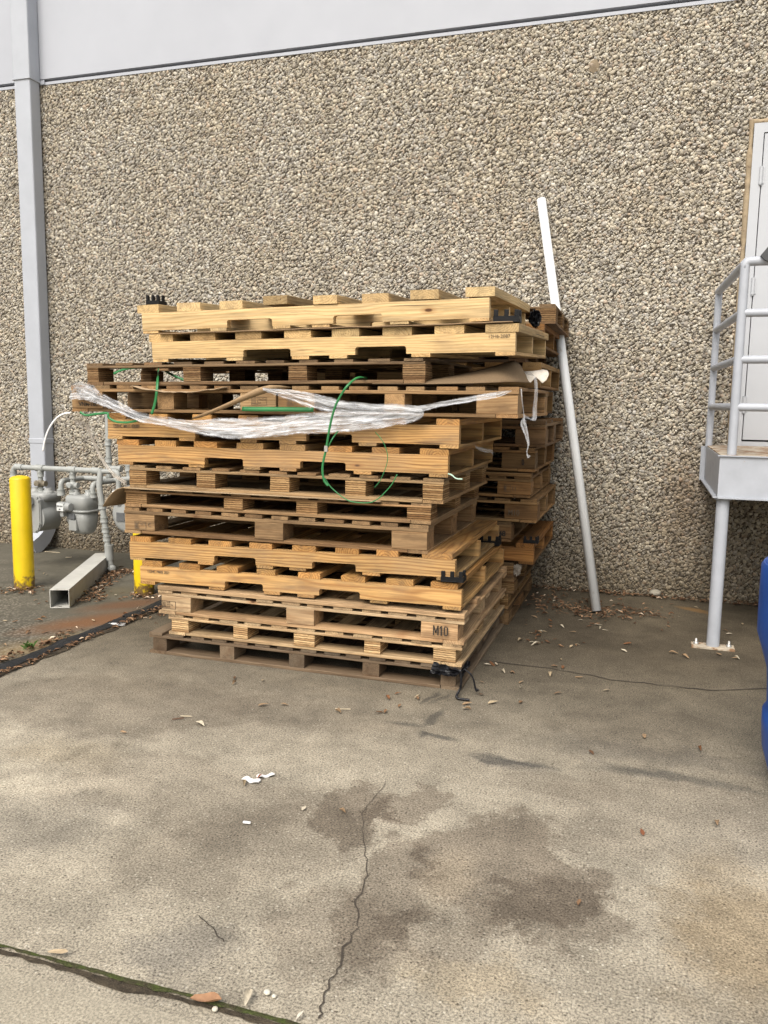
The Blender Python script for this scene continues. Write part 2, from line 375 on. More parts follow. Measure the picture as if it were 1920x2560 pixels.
    col = M.mix(M.math('MULTIPLY', fs, .5), col, M.mix(1.0, (.40, .355, .27), M.ramp(fine, [(.3, .55), (.7, 1.2)]), 'MULTIPLY'))
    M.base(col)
    h = M.math('ADD', M.math('MULTIPLY', fine, .6), M.math('ADD', M.math('MULTIPLY', fine2, .3), M.math('MULTIPLY', n2, .5)))
    h = M.math('SUBTRACT', h, M.math('MULTIPLY', M.math('MULTIPLY', side, g1.outputs['Distance']), 1.6))
    M.bump(h, .22, .004)
    return M.m
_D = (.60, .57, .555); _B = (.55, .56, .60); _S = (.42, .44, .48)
STAINS_AND_MARKS = [  # u, v, rx, ry, strength, colour factor, rotation
    (880, 2040, .17, .24, .95, _D, 0), (1010, 2010, .11, .15, .8, _D, 0), (1290, 2170, .28, .35, .95, _D, .3), (1380, 2290, .20, .18, .7, _D, 0),
    (1000, 2230, .13, .38, .8, _D, 0), (860, 2330, .25, .22, .55, _D, 0), (1080, 2330, .14, .12, .5, _D, 0), (455, 2360, .16, .12, .65, _B, 0),
    (200, 1960, .3, .15, .45, (1.5, 1.5, 1.5), .4), (430, 1980, .5, .3, .35, _D, 0), (60, 2080, .3, .25, .4, _B, 0),
    (1650, 1900, .55, .12, .55, _B, -.05), (1270, 1905, .22, .06, .75, _B, -.1), (1400, 1965, .25, .1, .3, _D, 0), (1850, 2350, .25, .5, .6, (.75, .62, .44), 0),
    (1100, 1842, .095, .024, .95, _S, -.18), (1062, 1838, .03, .04, .8, _S, 0), (1088, 1795, .035, .13, .8, _S, -.25), (1075, 1745, .022, .12, .8, _S, -.15), (1100, 1748, .02, .12, .6, _S, -.35), (1020, 1812, .10, .03, .7, _S, .1),  # small bluish dark marks in front of the stack
    (1290, 1903, .20, .035, .8, _S, -.1), (1220, 1900, .10, .022, .7, _S, -.1), (1700, 1945, .35, .045, .7, _S, -.12), (1560, 1925, .2, .05, .5, _S, .1),  # longer bluish dark marks further right
    (1600, 1830, .35, .3, .3, _D, 0), (300, 1760, .7, .35, .45, _D, .2), (800, 1790, .5, .2, .3, _D, .1), (1180, 2450, .2, .12, .4, (.8, .7, .55), 0),
    (640, 2110, .45, .25, .35, _D, .6), (160, 1880, .3, .2, .3, (.8, .72, .58), 0), (1120, 2190, .10, .2, .6, (1.45, 1.42, 1.35), 0), (1700, 2050, .5, .3, .35, _D, 0)]
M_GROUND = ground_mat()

def strip_mat(name, c1, c2, scale=25, rough=.9, bump=.6):
    M = NT(name, rough, .2); p = M.geo(); n = M.noise(p, scale, 5, .7); f = M.noise(p, scale*7, 3, .7)
    c = M.mix(M.ramp(n, [(.35, 0.0), (.65, 1.0)]), c1, c2); c = M.mix(1.0, c, M.ramp(f, [(.3, .5), (.7, 1.3)]), 'MULTIPLY')
    M.base(c); M.bump(M.math('ADD', n, f), bump, .008); return M.m
M_MOSS = strip_mat('moss', (.065, .085, .02), (.06, .048, .03), 22)
M_DIRT = strip_mat('dirt', (.035, .028, .02), (.10, .078, .052), 35)
M_TAR = strip_mat('tar_sealant', (.018, .019, .02), (.032, .032, .034), 20, .65, .4)
M_CRACK = plain('crack_dark', (.06, .047, .035), .95, .3, 30)

# ------------------------------------------------------------------ ground
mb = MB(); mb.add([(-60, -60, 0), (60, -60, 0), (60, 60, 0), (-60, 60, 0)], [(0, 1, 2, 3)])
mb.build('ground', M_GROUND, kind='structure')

def ragged_strip(name, line, wf, mat, z=.004, step=.03, seed=1, thick=None, **k):
    """flat strip along a ground polyline with an uneven edge"""
    pts = [Vector(p) for p in line]; dense = []
    for a, b in zip(pts[:-1], pts[1:]):
        n = max(1, int((b-a).length/step)); dense += [a.lerp(b, i/n) for i in range(n)]
    dense.append(pts[-1]); V = []; F = []
    for i, p in enumerate(dense):
        T = (dense[min(i+1, len(dense)-1)]-dense[max(i-1, 0)]).normalized(); N = Vector((-T.y, T.x))
        t = i/(len(dense)-1); a, b = wf(t, i)
        j = mnoise.noise(Vector((i*.35, seed*7.1, 0))); 
        V += [(p.x+N.x*a, p.y+N.y*a, z), (p.x+N.x*(a+b)/2, p.y+N.y*(a+b)/2, z+(thick or 0)*(.6+j*.5)), (p.x+N.x*b, p.y+N.y*b, z)]
        if i: q = 3*i; F += [(q-3, q, q+1, q-2), (q-2, q+1, q+2, q-1)]
    mb = MB(); mb.add(V, F); return mb.build(name, mat, **k)
def nz(i, s, f=.35): return mnoise.noise(Vector((i*f, s*5.3, 1.7)))
G2 = lambda u, v: atz(u, v).to_2d()
# joint near the camera, parallel to the building
ragged_strip('joint_dirt', [(-4.5, -4.615), (3, -4.615)], lambda t, i: (-.010-.022*max(0, nz(i, 3, .05)*2)**1.5-.008*nz(i, 3, .3), .004+.003*nz(i, 4)), M_DIRT, .004, .012, kind='structure')
ragged_strip('joint_moss', [(-4.5, -4.60), (3, -4.60)], lambda t, i: (-.010-.012*nz(i, 5, .08)-.007*nz(i, 15, .5), .002+.003*nz(i, 6)), M_MOSS, .006, .012, thick=.001, kind='structure')
# broken corner pieces below the joint
crk = [(345, 2445), (372, 2475), (378, 2510), (392, 2535), (430, 2520), (480, 2508), (520, 2480)]
# long crack through the main slab
crk = [(966, 1950), (955, 1978), (930, 2005), (903, 2036), (908, 2076), (912, 2117), (918, 2150), (917, 2192), (905, 2225), (891, 2255), (893, 2290), (891, 2325), (875, 2350), (862, 2371), (858, 2412), (840, 2435), (822, 2458), (812, 2495), (802, 2533), (797, 2550)]
def jag(line, k=3, amp=.006):
    out = []
    for a, b in zip(line[:-1], line[1:]):
        for i in range(k): out.append(a.lerp(b, i/k)+Vector((rnd.uniform(-amp, amp), rnd.uniform(-amp, amp))))
    return out+[line[-1]]
ragged_strip('slab_crack', jag([G2(*p) for p in crk]), lambda t, i: (-(.0006+.0019*t)*(1+1.1*nz(i, 9, .2)), (.0006+.0019*t)*(1+1.1*nz(i, 10, .2))), M_CRACK, .004, .015, kind='structure')
crk = [(1165, 1648), (1250, 1657), (1330, 1666), (1420, 1679), (1530, 1700), (1640, 1712), (1720, 1722), (1790, 1728), (1925, 1722)]
ragged_strip('slab_crack', jag([G2(*p) for p in crk], 4, .008), lambda t, i: (-.0036*(1+.9*nz(i, 9)), .0036*(1+.9*nz(i, 10))), M_CRACK, .004, .03, kind='structure')
crk = [(0, 0)]
ragged_strip('slab_crack', jag([G2(*p) for p in [(500, 2290), (520, 2315), (545, 2340), (560, 2358)]], 3, .004), lambda t, i: (-.0018, .0014), M_CRACK, .004, .02, kind='structure')
# side joint with black sealant, and the dirt beside it
ragged_strip('side_joint_dirt', [(-3.0, -3.6), (-3.0, -.05)], lambda t, i: (-.045-.03*nz(i, 21), .05+.03*nz(i, 22)), M_DIRT, .004, kind='structure')
ragged_strip('joint_sealant', [(-3.035, -3.6), (-3.035, -1.15)], lambda t, i: (-.040-.014*nz(i, 23), .048+.03*nz(i, 24, .2)), M_TAR, .008, thick=.010, kind='structure')

# ------------------------------------------------------------------ building
def pebble_mat():
    M = NT('exposed_aggregate', .75, .3); t = M.attr('tint').outputs['Color']; p = M.geo()
    sp = M.n('SeparateXYZ'); M.l(p, sp.inputs[0])
    n = M.noise(p, 1.3, 5, .62, .4); n2 = M.noise(p, 160, 3, .6)
    c = M.mix(1.0, t, M.ramp(n2, [(.3, .8), (.7, 1.12)]), 'MULTIPLY')
    c = M.mix(M.ramp(n, [(.42, 0.0), (.68, .5)]), c, M.mix(1.0, c, (.90, .83, .72), 'MULTIPLY'))
    n3 = M.noise(M.vmul(p, (3.5, 1, .8)), 1.0, 5, .65, .3)
    c = M.mix(M.ramp(n3, [(.5, 0.0), (.72, .4)]), c, M.mix(1.0, c, (.72, .70, .66), 'MULTIPLY'))
    # splash-back grime near the ground
    zz = M.math('ADD', sp.outputs[2], M.math('MULTIPLY', M.math('SUBTRACT', n, .5), 1.1))
    c = M.mix(M.ramp(zz, [(.0, .95), (.30, .6), (1.05, 0.0)]), c, M.mix(1.0, c, (.42, .375, .31), 'MULTIPLY'))
    # rusty run below the landing corner
    dx = M.math('ABSOLUTE', M.math('ADD', sp.outputs[0], M.math('MULTIPLY_ADD', n, .3, -.42)))
    rz = M.math('MULTIPLY', M.ramp(dx, [(.02, 1.0), (.22, 0.0)]), M.ramp(M.math('ABSOLUTE', M.math('SUBTRACT', sp.outputs[2], .72)), [(.1, 1.0), (.55, 0.0)]))
    c = M.mix(M.math('MULTIPLY', rz, .45), c, M.mix(1.0, c, (.42, .27, .15), 'MULTIPLY'))
    M.base(c); return M.m
M_PEB = pebble_mat()
M_MORT = strip_mat('mortar', (.055, .045, .033), (.12, .098, .072), 30)
GZ = 4.008
bld = empty('building', (0, 0, 0), label='grey painted precast building wall with exposed pebble aggregate lower panel', cat='building')
DX0, DX1, DZ0, DZ1 = .549, 1.63, 1.105, 3.20      # door frame outer
mb = MB()
mb.box((-16, 0, -.3), (DX0-.02, .25, GZ-.035)); mb.box((DX0-.02, 0, DZ1+.02), (DX1+.02, .25, GZ-.035)); mb.box((DX0-.02, 0, -.3), (DX1+.02, .25, DZ0)); mb.box((DX1+.02, 0, -.3), (9, .25, GZ-.035))
wall = mb.build('aggregate_wall', M_MORT, bld)
def pebbles():
    rg = np.random.default_rng(5)
    # icosahedron
    ph = (1+5**.5)/2
    iv = np.array([(-1, ph, 0), (1, ph, 0), (-1, -ph, 0), (1, -ph, 0), (0, -1, ph), (0, 1, ph), (0, -1, -ph), (0, 1, -ph), (ph, 0, -1), (ph, 0, 1), (-ph, 0, -1), (-ph, 0, 1)])/math.hypot(1, ph)
    fi = np.array([(0, 11, 5), (0, 5, 1), (0, 1, 7), (0, 7, 10), (0, 10, 11), (1, 5, 9), (5, 11, 4), (11, 10, 2), (10, 7, 6), (7, 1, 8), (3, 9, 4), (3, 4, 2), (3, 2, 6), (3, 6, 8), (3, 8, 9), (4, 9, 5), (2, 4, 11), (6, 2, 10), (8, 6, 7), (9, 8, 1)])
    s = .0190
    xs = np.arange(-7.2, 2.2, s); zs = np.arange(.0, GZ-.04, s*.87)
    gx, gz = np.meshgrid(xs, zs); gx = gx+((np.arange(len(zs)) % 2)*s/2)[:, None]
    x = gx.ravel()+rg.uniform(-.42, .42, gx.size)*s; z = gz.ravel()+rg.uniform(-.42, .42, gx.size)*s
    k = ~((x > DX0-.03) & (x < DX1+.03) & (z > DZ0) & (z < DZ1+.03)); x, z = x[k], z[k]; n = len(x)
    sz = s*np.exp(rg.normal(-.54, .26, n)); sz = np.clip(sz, s*.34, s*1.15)
    asp = rg.uniform(.58, .98, n); dep = rg.uniform(.36, .66, n)
    x = np.concatenate([x, x+s*.5]); z = np.concatenate([z, z+s*.43]); sz = np.concatenate([sz, sz[::-1]*.66]); asp = np.concatenate([asp, asp]); dep = np.concatenate([dep, dep*.95]); n = len(x)
    V = iv[None]*rg.uniform(.74, 1.22, (n, 12, 1))
    A = rg.uniform(0, 2*np.pi, n); c, s_ = np.cos(A)[:, None], np.sin(A)[:, None]
    R0 = rg.uniform(0, 6.3, n); cr, sr = np.cos(R0)[:, None], np.sin(R0)[:, None]
    vx, vy, vz = V[..., 0], V[..., 1], V[..., 2]
    vy, vz = vy*cr-vz*sr, vy*sr+vz*cr
    px = vx*sz[:, None]*1.12; pz = vz*(sz*asp)[:, None]; py = vy*(sz*dep)[:, None]
    qx = px*c-pz*s_; qz = px*s_+pz*c
    P = np.stack([qx+x[:, None], py-.001, np.clip(qz+z[:, None], -.02, GZ-.031)], -1).reshape(-1, 3).astype('f')
    F = (fi[None]+(np.arange(n)*12)[:, None, None]).reshape(-1, 3)
    F = F[P[F, 1].min(1) < -.0005]
    me = bpy.data.meshes.new('pebble_facing'); me.vertices.add(len(P)); me.vertices.foreach_set('co', P.ravel())
    me.loops.add(F.size); me.loops.foreach_set('vertex_index', F.ravel().astype('i'))
    me.polygons.add(len(F)); me.polygons.foreach_set('loop_start', np.arange(0, F.size, 3, dtype='i'))
    me.update(calc_edges=True)
    pal = np.array([(.62, .56, .45), (.52, .47, .38), (.70, .66, .57), (.45, .42, .37), (.38, .34, .29), (.56, .46, .36), (.60, .57, .52), (.30, .27, .23)])
    ci = rg.choice(8, n, p=[.26, .2, .14, .12, .08, .07, .08, .05]); C = np.clip(pal[ci]*rg.uniform(.54, 1.0, (n, 1))*np.array([.99, .98, .965]), 0, .8)
    cc = np.ones((len(P), 4), 'f'); cc[:, :3] = np.repeat(C, 12, 0)
    a = me.attributes.new('tint', 'FLOAT_COLOR', 'POINT'); a.data.foreach_set('color', cc.ravel())
    me.materials.append(M_PEB)
    o = bpy.data.objects.new('pebble_facing', me); COL.objects.link(o); o.parent = wall
    return o
pebbles()
mb = MB(); mb.box((-16, -.014, GZ+.012), (9, .25, 8.5)); mb.box((-16, -.010, GZ-.0345), (9, .25, GZ-.012)); mb.box((-16, .045, GZ-.012), (9, .25, GZ+.012))
mb.build('painted_panel', M_PAINT, bld)
mb = MB(); rs0 = random.Random(9); V = [Vector((-.355, -.0145, 3.86))]
for k in range(18): a = 2*math.pi*k/18; V.append(V[0]+Vector((math.cos(a)*.034*rs0.uniform(.8, 1.3), .006, math.sin(a)*.045*rs0.uniform(.8, 1.2))))
_p = at(1486, 165, -.012); V = [v-Vector((-.355, -.0145, 3.86))+Vector((_p.x, -.0145, _p.z)) for v in V]
mb.add(V, [(0, 1+(k+1) % 18, 1+k) for k in range(18)]); mb.build('spalled_patch', plain('bare_mortar', (.24, .185, .12), .9, .3, 30), bld)
# door set
fr = MB(); w_ = .06
fr.box((DX0, -.025, DZ0), (DX0+w_, .12, DZ1)); fr.box((DX1-w_, -.025, DZ0), (DX1, .12, DZ1)); fr.box((DX0+w_, -.025, DZ1-w_), (DX1-w_, .12, DZ1)); fr.box((DX0+w_, -.012, DZ0), (DX1-w_, .12, DZ0+.03))
door = empty('door', (DX0+w_, 0, DZ0+.03)); door.parent = bld
def sub(mb, name, mat, parent, **k):
    o = mb.build(name, mat, parent, **k); o.location = -parent.location; return o
sub(fr, 'door_frame', M_DOOR, door)
mb = MB(); mb.box((DX0+w_, .05, DZ0+.03), (DX1-w_, .10, DZ1-w_)); sub(mb, 'door_rebate', M_DARK, door)
mb = MB(); mb.box((DX0+w_+.006, -.020, DZ0+.042), (DX1-w_-.006, .03, DZ1-w_-.006), ch=.002); sub(mb, 'door_leaf', M_DOOR, door)
for z in (DZ0+.28, DZ0+1.06, DZ1-.33):
    mb = MB(); mb.tube([(DX0+w_, -.03, z-.055), (DX0+w_, -.03, z+.055)], .011, 12); mb.tube([(DX0+w_, -.03, z-.062), (DX0+w_, -.03, z-.055)], .008, 10)
    mb.box((DX0+w_+.008, -.024, z-.05), (DX0+w_+.022, -.0195, z+.05)); sub(mb, 'hinge', M_DOOR, door)
mb = MB(); mb.box((DX1-.2, -.07, DZ0+.98), (DX1-.07, -.055, DZ0+1.0)); mb.box((DX1-.11, -.06, DZ0+.96), (DX1-.08, -.019, DZ0+1.02)); sub(mb, 'handle', M_GALV, door)
mb = MB(); mb.box((.655, -.0225, 2.975), (.80, -.0205, 3.035)); s0 = sub(mb, 'sticker', M_CYAN, door)
mb = MB()
for zz in (2.988, 3.0, 3.012, 3.023): mb.box((.665, -.0232, zz), (.79, -.0226, zz+.003))
sub(mb, 'sticker_lines', M_PLATE, s0) if False else None
# sealant round the frame
mb = MB(); rs = random.Random(3)
def seal(p0, p1, wd):
    n = 40; A = []; 
    for i in range(n+1):
        t = i/n; p = Vector(p0).lerp(Vector(p1), t); A.append(p)
    mb.tube(A, .02, 8, rs=[wd*(1+.35*rs.uniform(-1, 1)) for _ in A])
seal((DX0-.014, -.004, DZ0), (DX0-.014, -.004, DZ1+.02), .018); seal((DX0-.02, -.004, DZ1+.014), (DX1+.02, -.004, DZ1+.014), .018)
mb.build('sealant', M_SEALT, bld)

# ------------------------------------------------------------------ downspout
dsx0, dsx1 = -5.222, -5.062
ds = empty('downspout', (dsx0+.09, -.07, 0), label='square grey painted downspout with curved bottom outlet beside the gas meters', cat='downspout')
mb = MB(); mb.box((dsx0, -.14, .30), (dsx1, -.015, 4.02), ch=.012); mb.box((dsx0-.006, -.146, 3.99), (dsx1+.006, -.013, 7.5), ch=.012); sub(mb, 'spout_pipe', M_SPOUT, ds)
mb = MB(); mb.box((dsx0-.010, -.150, 3.985), (dsx1+.010, -.010, 4.00)); mb.box((dsx1+.01, -.02, 3.975), (dsx1+.05, -.0135, 4.01)); sub(mb, 'strap', M_SPOUT, ds)
mb = MB(); mb.box((dsx0-.004, -.144, .95), (dsx1+.004, -.012, 1.0), ch=.008); sub(mb, 'joint_sleeve', M_SPOUT, ds)
# elbow swept outwards
mb = MB(); V = []; F = []
path = [(0, .33, 0), (0, .26, .15), (-.03, .17, .5), (-.085, .10, .85), (-.16, .055, 1.1), (-.24, .02, 1.2)]
hw, hd = (dsx1-dsx0)/2+.004, .066
for (oy, z, a) in path:
    c = Vector(((dsx0+dsx1)/2, -.0775+oy, z+.02)); T = Vector((0, -math.sin(a), -math.cos(a))); N = Vector((0, -math.cos(a), math.sin(a)))
    rip = 1+.03*rs.uniform(-1, 1)
    for sx, sn in ((-1, 1), (1, 1), (1, -1), (-1, -1)): V.append(c+Vector((sx*hw*rip, 0, 0))+N*hd*sn)
for i in range(len(path)-1):
    for k in range(4): F.append((i*4+k, i*4+(k+1) % 4, i*4+4+(k+1) % 4, i*4+4+k))
mb.add(V, F); o = sub(mb, 'outlet_elbow', M_SPOUT, ds)
sm = o.modifiers.new('thickness', 'SOLIDIFY'); sm.thickness = .003

# ------------------------------------------------------------------ landing with railing
LX0, LX1, LY0, LZ0, LZ1 = .384, 3.4, -1.25, .873, 1.098
ld = empty('landing', (LX0, LY0, 0), label='grey painted steel landing with pipe railing in front of the door', cat='landing')
mb = MB(); mb.box((LX0+.004, LY0+.004, LZ1), (LX1, -.02, LZ1+.007)); sub(mb, 'deck_plate', M_RUSTY, ld)
def channel(mb, p0, p1, out):
    """C channel between two points, flanges pointing away from out"""
    p0, p1 = Vector(p0), Vector(p1); a = (p1-p0).normalized(); o = Vector(out); t = .007; fl = .06
    def slab(c0, c1, z0, z1, d0, d1):
        V = [q for z in (z0, z1) for d in (d0, d1) for q in ((c0+o*d).to_2d().to_3d()+Vector((0, 0, z)), (c1+o*d).to_2d().to_3d()+Vector((0, 0, z)))]
        mb.add(V, [(0, 2, 3, 1), (4, 5, 7, 6), (0, 1, 5, 4), (2, 6, 7, 3), (0, 4, 6, 2), (1, 3, 7, 5)])
    slab(p0, p1, LZ0, LZ1-.001, -t, 0); slab(p0, p1, LZ0-.008, LZ0, -.004, .022)
mb = MB(); channel(mb, (LX0, LY0, 0), (LX1, LY0, 0), (0, -1, 0)); sub(mb, 'front_beam', M_STEELP, ld)
mb = MB(); channel(mb, (LX0, LY0+.007, 0), (LX0, -.06, 0), (-1, 0, 0)); sub(mb, 'side_beam', M_STEELP, ld)
mb = MB(); mb.box((LX0-.03, -.06, LZ0-.01), (LX0+.02, -.018, LZ1-.002)); sub(mb, 'wall_angle', M_STEELP, ld)
mb = MB(); mb.box((LX0-.012, LY0-.012, LZ1+.0), (LX1, LY0+.0, LZ1+.006)); sub(mb, 'deck_edge', M_STEELP, ld)
pr = .0245; px, py = LX0+.062, LY0+.045
RZ = (1.367, 1.624, 1.872)
mb = MB(); mb.tube([(px, py, LZ1), (px, py, 2.12)], pr, 18); sub(mb, 'corner_post', M_STEELP, ld)
mb = MB(); mb.tube([(px, py, 2.105), (px, py, 2.125), (px+.006, py, 2.138), (px+.025, py, 2.142), (LX1, py, 2.142)], pr, 18); sub(mb, 'top_rail', M_STEELP, ld)
by = -.12
mb = MB(); mb.tube([(px-.05, by, LZ1), (px-.05, by, 2.125)], pr*.92, 18); sub(mb, 'wall_post', M_STEELP, ld)
mb = MB(); mb.tube([(px, py, 2.13), (px-.05, by, 2.125)], pr, 18); sub(mb, 'side_rail', M_STEELP, ld)
for z in RZ:
    mb = MB(); mb.tube([(px, py, z), (LX1, py, z)], pr*.9, 16); sub(mb, 'rail', M_STEELP, ld)
    mb = MB(); mb.tube([(px, py, z), (px-.05, by, z)], pr*.9, 16); sub(mb, 'side_rail', M_STEELP, ld)
mb = MB(); mb.tube([(LX1-.05, py, LZ1), (LX1-.05, py, 2.12)], pr, 16); sub(mb, 'corner_post', M_STEELP, ld)
for xx in (LX0+.035, LX1-.3):
    mb = MB(); mb.tube([(xx, LY0+.045, .012), (xx, LY0+.045, LZ0-.008)], .035, 22); lg = sub(mb, 'support_leg', M_STEELP, ld)
    mb = MB(); mb.lathe((xx, LY0+.045, LZ0-.022), [(.036, 0), (.046, .004), (.046, .0135)], 24); sub(mb, 'collar', M_STEELP, ld)
    mb = MB(); mb.box((xx-.115, LY0-.0, .0), (xx+.115, LY0+.09, .014), ch=.002); bp = sub(mb, 'base_plate', M_RUSTY, ld)
    for sx in (-.09, .085):
        mb = MB(); mb.lathe((xx+sx, LY0+.045, .0145), [(.014, 0), (.014, .012), (.007, .0125), (.007, .03), (.004, .034)], 12); b_ = mb.build('bolt', M_GALV, bp)
# dark bracket on the top rail at the edge of the frame
br = empty('rail_clamp', (.55, py, 2.14), label='dark metal bracket clamped on top of the landing rail', cat='bracket')
mb = MB(); mb.prism([(.515, 2.165), (.56, 2.225), (.72, 2.30), (.72, 2.13), (.56, 2.13), (.535, 2.14)], py-.05, py+.05); sub(mb, 'housing', plain('dark_metal', (.05, .052, .056), .45, .1), br)
mb = MB(); mb.box((.60, py-.03, 2.105), (.66, py+.03, 2.135)); sub(mb, 'clamp', M_BLACKP, br)

# ------------------------------------------------------------------ bollards, loose post, leaning pipe
_nt = M_YELLOW.node_tree; _p = _nt.nodes['Principled BSDF']; _src = _p.inputs['Base Color'].links[0].from_socket
_g = _nt.nodes.new('ShaderNodeNewGeometry'); _s = _nt.nodes.new('ShaderNodeSeparateXYZ'); _n = _nt.nodes.new('ShaderNodeTexNoise'); _n.inputs['Scale'].default_value = 26; _n.inputs['Detail'].default_value = 5
_m = _nt.nodes.new('ShaderNodeMath'); _m.operation = 'MULTIPLY_ADD'; _m.inputs[1].default_value = .35; _r = _nt.nodes.new('ShaderNodeValToRGB'); _r.color_ramp.elements[0].position = .20; _r.color_ramp.elements[0].color = (1, 1, 1, 1); _r.color_ramp.elements[1].position = .27; _r.color_ramp.elements[1].color = (0, 0, 0, 1)
_x = _nt.nodes.new('ShaderNodeMix'); _x.data_type = 'RGBA'; _x.inputs[7].default_value = (.16, .095, .03, 1)
_nt.links.new(_g.outputs['Position'], _s.inputs[0]); _nt.links.new(_g.outputs['Position'], _n.inputs['Vector']); _nt.links.new(_n.outputs[0], _m.inputs[0]); _nt.links.new(_s.outputs[2], _m.inputs[2]); _nt.links.new(_m.outputs[0], _r.inputs[0]); _nt.links.new(_r.outputs[0], _x.inputs[0]); _nt.links.new(_src, _x.inputs[6]); _nt.links.new(_x.outputs[2], _p.inputs['Base Color'])
def bollard(x, y, h, label):
    t = empty('bollard', (x, y, 0), label=label, cat='bollard', group='yellow bollards guarding the gas meters')
    mb = MB(); r = .069
    mb.lathe((0, 0, 0), [(r, .0), (r, h-.012), (r-.004, h-.004), (r-.012, h)], 36); mb.build('sleeve', M_YELLOW, t)
    mb = MB(); mb.lathe((0, 0, h-.002), [(r-.008, 0), (r-.02, .008), (.02, .014), (.001, .015)], 36); mb.build('cap', M_YELLOW, t)
bollard(-4.195, -1.42, .80, 'tall yellow steel bollard standing in front of the gas meters')
bollard(-3.315, -1.25, .72, 'yellow bollard mostly hidden behind the lower left corner of the pallets')

pp = empty('vinyl_post', (-3.60, -1.79, 0), (0, 0, 0), label='hollow square white vinyl post lying on the ground between the bollards', cat='post')
A0, A1 = Vector((-3.582, -1.80, 0)), Vector((-4.12, -.62, 0)); dd = (A1-A0); Lp = dd.length; pp.rotation_euler = (0, 0, math.atan2(-dd.x, dd.y)); pp.location = A0
mb = MB(); s_, t_ = .061, .004
for a, b in (((-s_, 0, .003), (s_, Lp, .003+t_)), ((-s_, 0, .003+2*s_-t_), (s_, Lp, .003+2*s_)), ((-s_, 0, .003+t_), (-s_+t_, Lp, .003+2*s_-t_)), ((s_-t_, 0, .003+t_), (s_, Lp, .003+2*s_-t_))): mb.box(a, b)
mb.build('post_tube', M_POST, pp)

pf, pt = atz(1491, 1533, .0), at(1353, 503, -.055)
pf = Vector((pf.x, pf.y, .004))
mb = MB(); T = (pt-pf).normalized(); Q = T.to_track_quat('Z', 'Y').to_matrix()
n = 28; r = .031; V = []; F = []; Lq = (pt-pf).length
for rr, z in ((r, 0), (r, Lq), (r-.004, Lq), (r-.004, 0)):
    for k in range(n): a = 2*math.pi*k/n; V.append(Q @ Vector((rr*math.cos(a), rr*math.sin(a), z)))
for i in range(4):
    for k in range(n): F.append((i*n+k, i*n+(k+1) % n, ((i+1) % 4)*n+(k+1) % n, ((i+1) % 4)*n+k))
mb.add(V, F, smooth=False)
o = mb.build('plastic_pipe', M_WHITEP, None, loc=pf+Vector((0, 0, .012)), label='long white plastic pipe leaning against the wall right of the pallets', cat='pipe')
for p in o.data.polygons: p.use_smooth = abs(p.normal.dot(T)) < .5

# ------------------------------------------------------------------ gas meters
gp = empty('gas_piping', (-3.95, -.72, 0), label='grey painted gas pipe manifold standing before the wall above three meters', cat='gas pipes')
HZ = .795; gy = -.70
def elbow(p, q, r_, rr=.0):
    pass
def pipe(mb, pts, r=.021, bend=.05):
    """pipe with rounded bends"""
    P = [Vector(p) for p in pts]; out = [P[0]]
    for i in range(1, len(P)-1):
        a = (P[i-1]-P[i]).normalized(); b = (P[i+1]-P[i]).normalized()
        s0, s1 = P[i]+a*bend, P[i]+b*bend
        for k in range(7): t = k/6; out.append(s0*(1-t)**2+P[i]*2*t*(1-t)+s1*t*t)
    out.append(P[-1]); mb.tube(out, r, 14)
def coupling(mb, c, axis, r=.029, l=.045):
    c = Vector(c); d = {'x': Vector((1, 0, 0)), 'y': Vector((0, 1, 0)), 'z': Vector((0, 0, 1))}[axis]*l/2
    mb.tube([c-d, c-d*.8, c-d*.6, c+d*.6, c+d*.8, c+d], r, 14, rs=[r, r, r*.93, r*.93, r, r])
mb = MB(); pipe(mb, [(-4.90, gy, .45), (-4.90, gy, HZ), (-4.06, gy, HZ)], .021, .045)
for c, ax in (((-4.90, gy, HZ-.06), 'z'), ((-4.84, gy, HZ), 'x'), ((-4.635, gy, HZ), 'x'), ((-4.325, gy, HZ), 'x'), ((-4.10, gy, HZ), 'x')): coupling(mb, c, ax, .028, .07 if ax == 'x' else .05)
sub(mb, 'header_pipe', M_GPIPE, gp)
mb = MB(); pipe(mb, [(-4.06, gy, HZ+.02), (-4.055, gy, HZ-.12), (-3.965, gy-.01, .06), (-3.955, gy-.012, .005)], .023, .01)
for f in (.25, .42, .55, .66): 
    c = Vector((-4.055, gy, HZ-.12)).lerp(Vector((-3.965, gy-.01, .06)), f); coupling(mb, c, 'z', .031, .04)
mb.bm(sphere_bm(.035), smooth=True, M=Matrix.Translation((-3.955, gy-.012, .03)))
coupling(mb, (-3.98, gy-.005, .16), 'z', .036, .12)
mb.v = [(a, b-.03 if c < .74 else b, c) for a, b, c in mb.v]; sub(mb, 'riser', M_GPIPE, gp)
for x in (-4.635, -4.325):
    mb = MB(); pipe(mb, [(x, gy, HZ), (x, gy, .60)], .019); coupling(mb, (x, gy, HZ-.05), 'z', .027, .04); coupling(mb, (x, gy, .615), 'z', .032, .03); sub(mb, 'drop_pipe', M_GPIPE, gp)
    mb = MB(); mb.bm(sphere_bm(.034, 14), smooth=True, M=Matrix.Translation((x, gy, HZ-.125))); mb.lathe((x, gy-.05, HZ-.125), [(.017, 0), (.02, .01), (.02, .05)], 8, axis='y'); coupling(mb, (x, gy, HZ-.125), 'x', .024, .10)
    sub(mb, 'valve', M_BRASS if x < -4.5 else M_GPIPE, gp)
ry = -.42
mb = MB()
pipe(mb, [(-4.44, gy, .58), (-4.44, gy, .70), (-4.44, ry, .70), (-4.25, ry, .70), (-4.19, ry, .705)], .021, .04); coupling(mb, (-4.44, gy, .61), 'z', .033, .05)
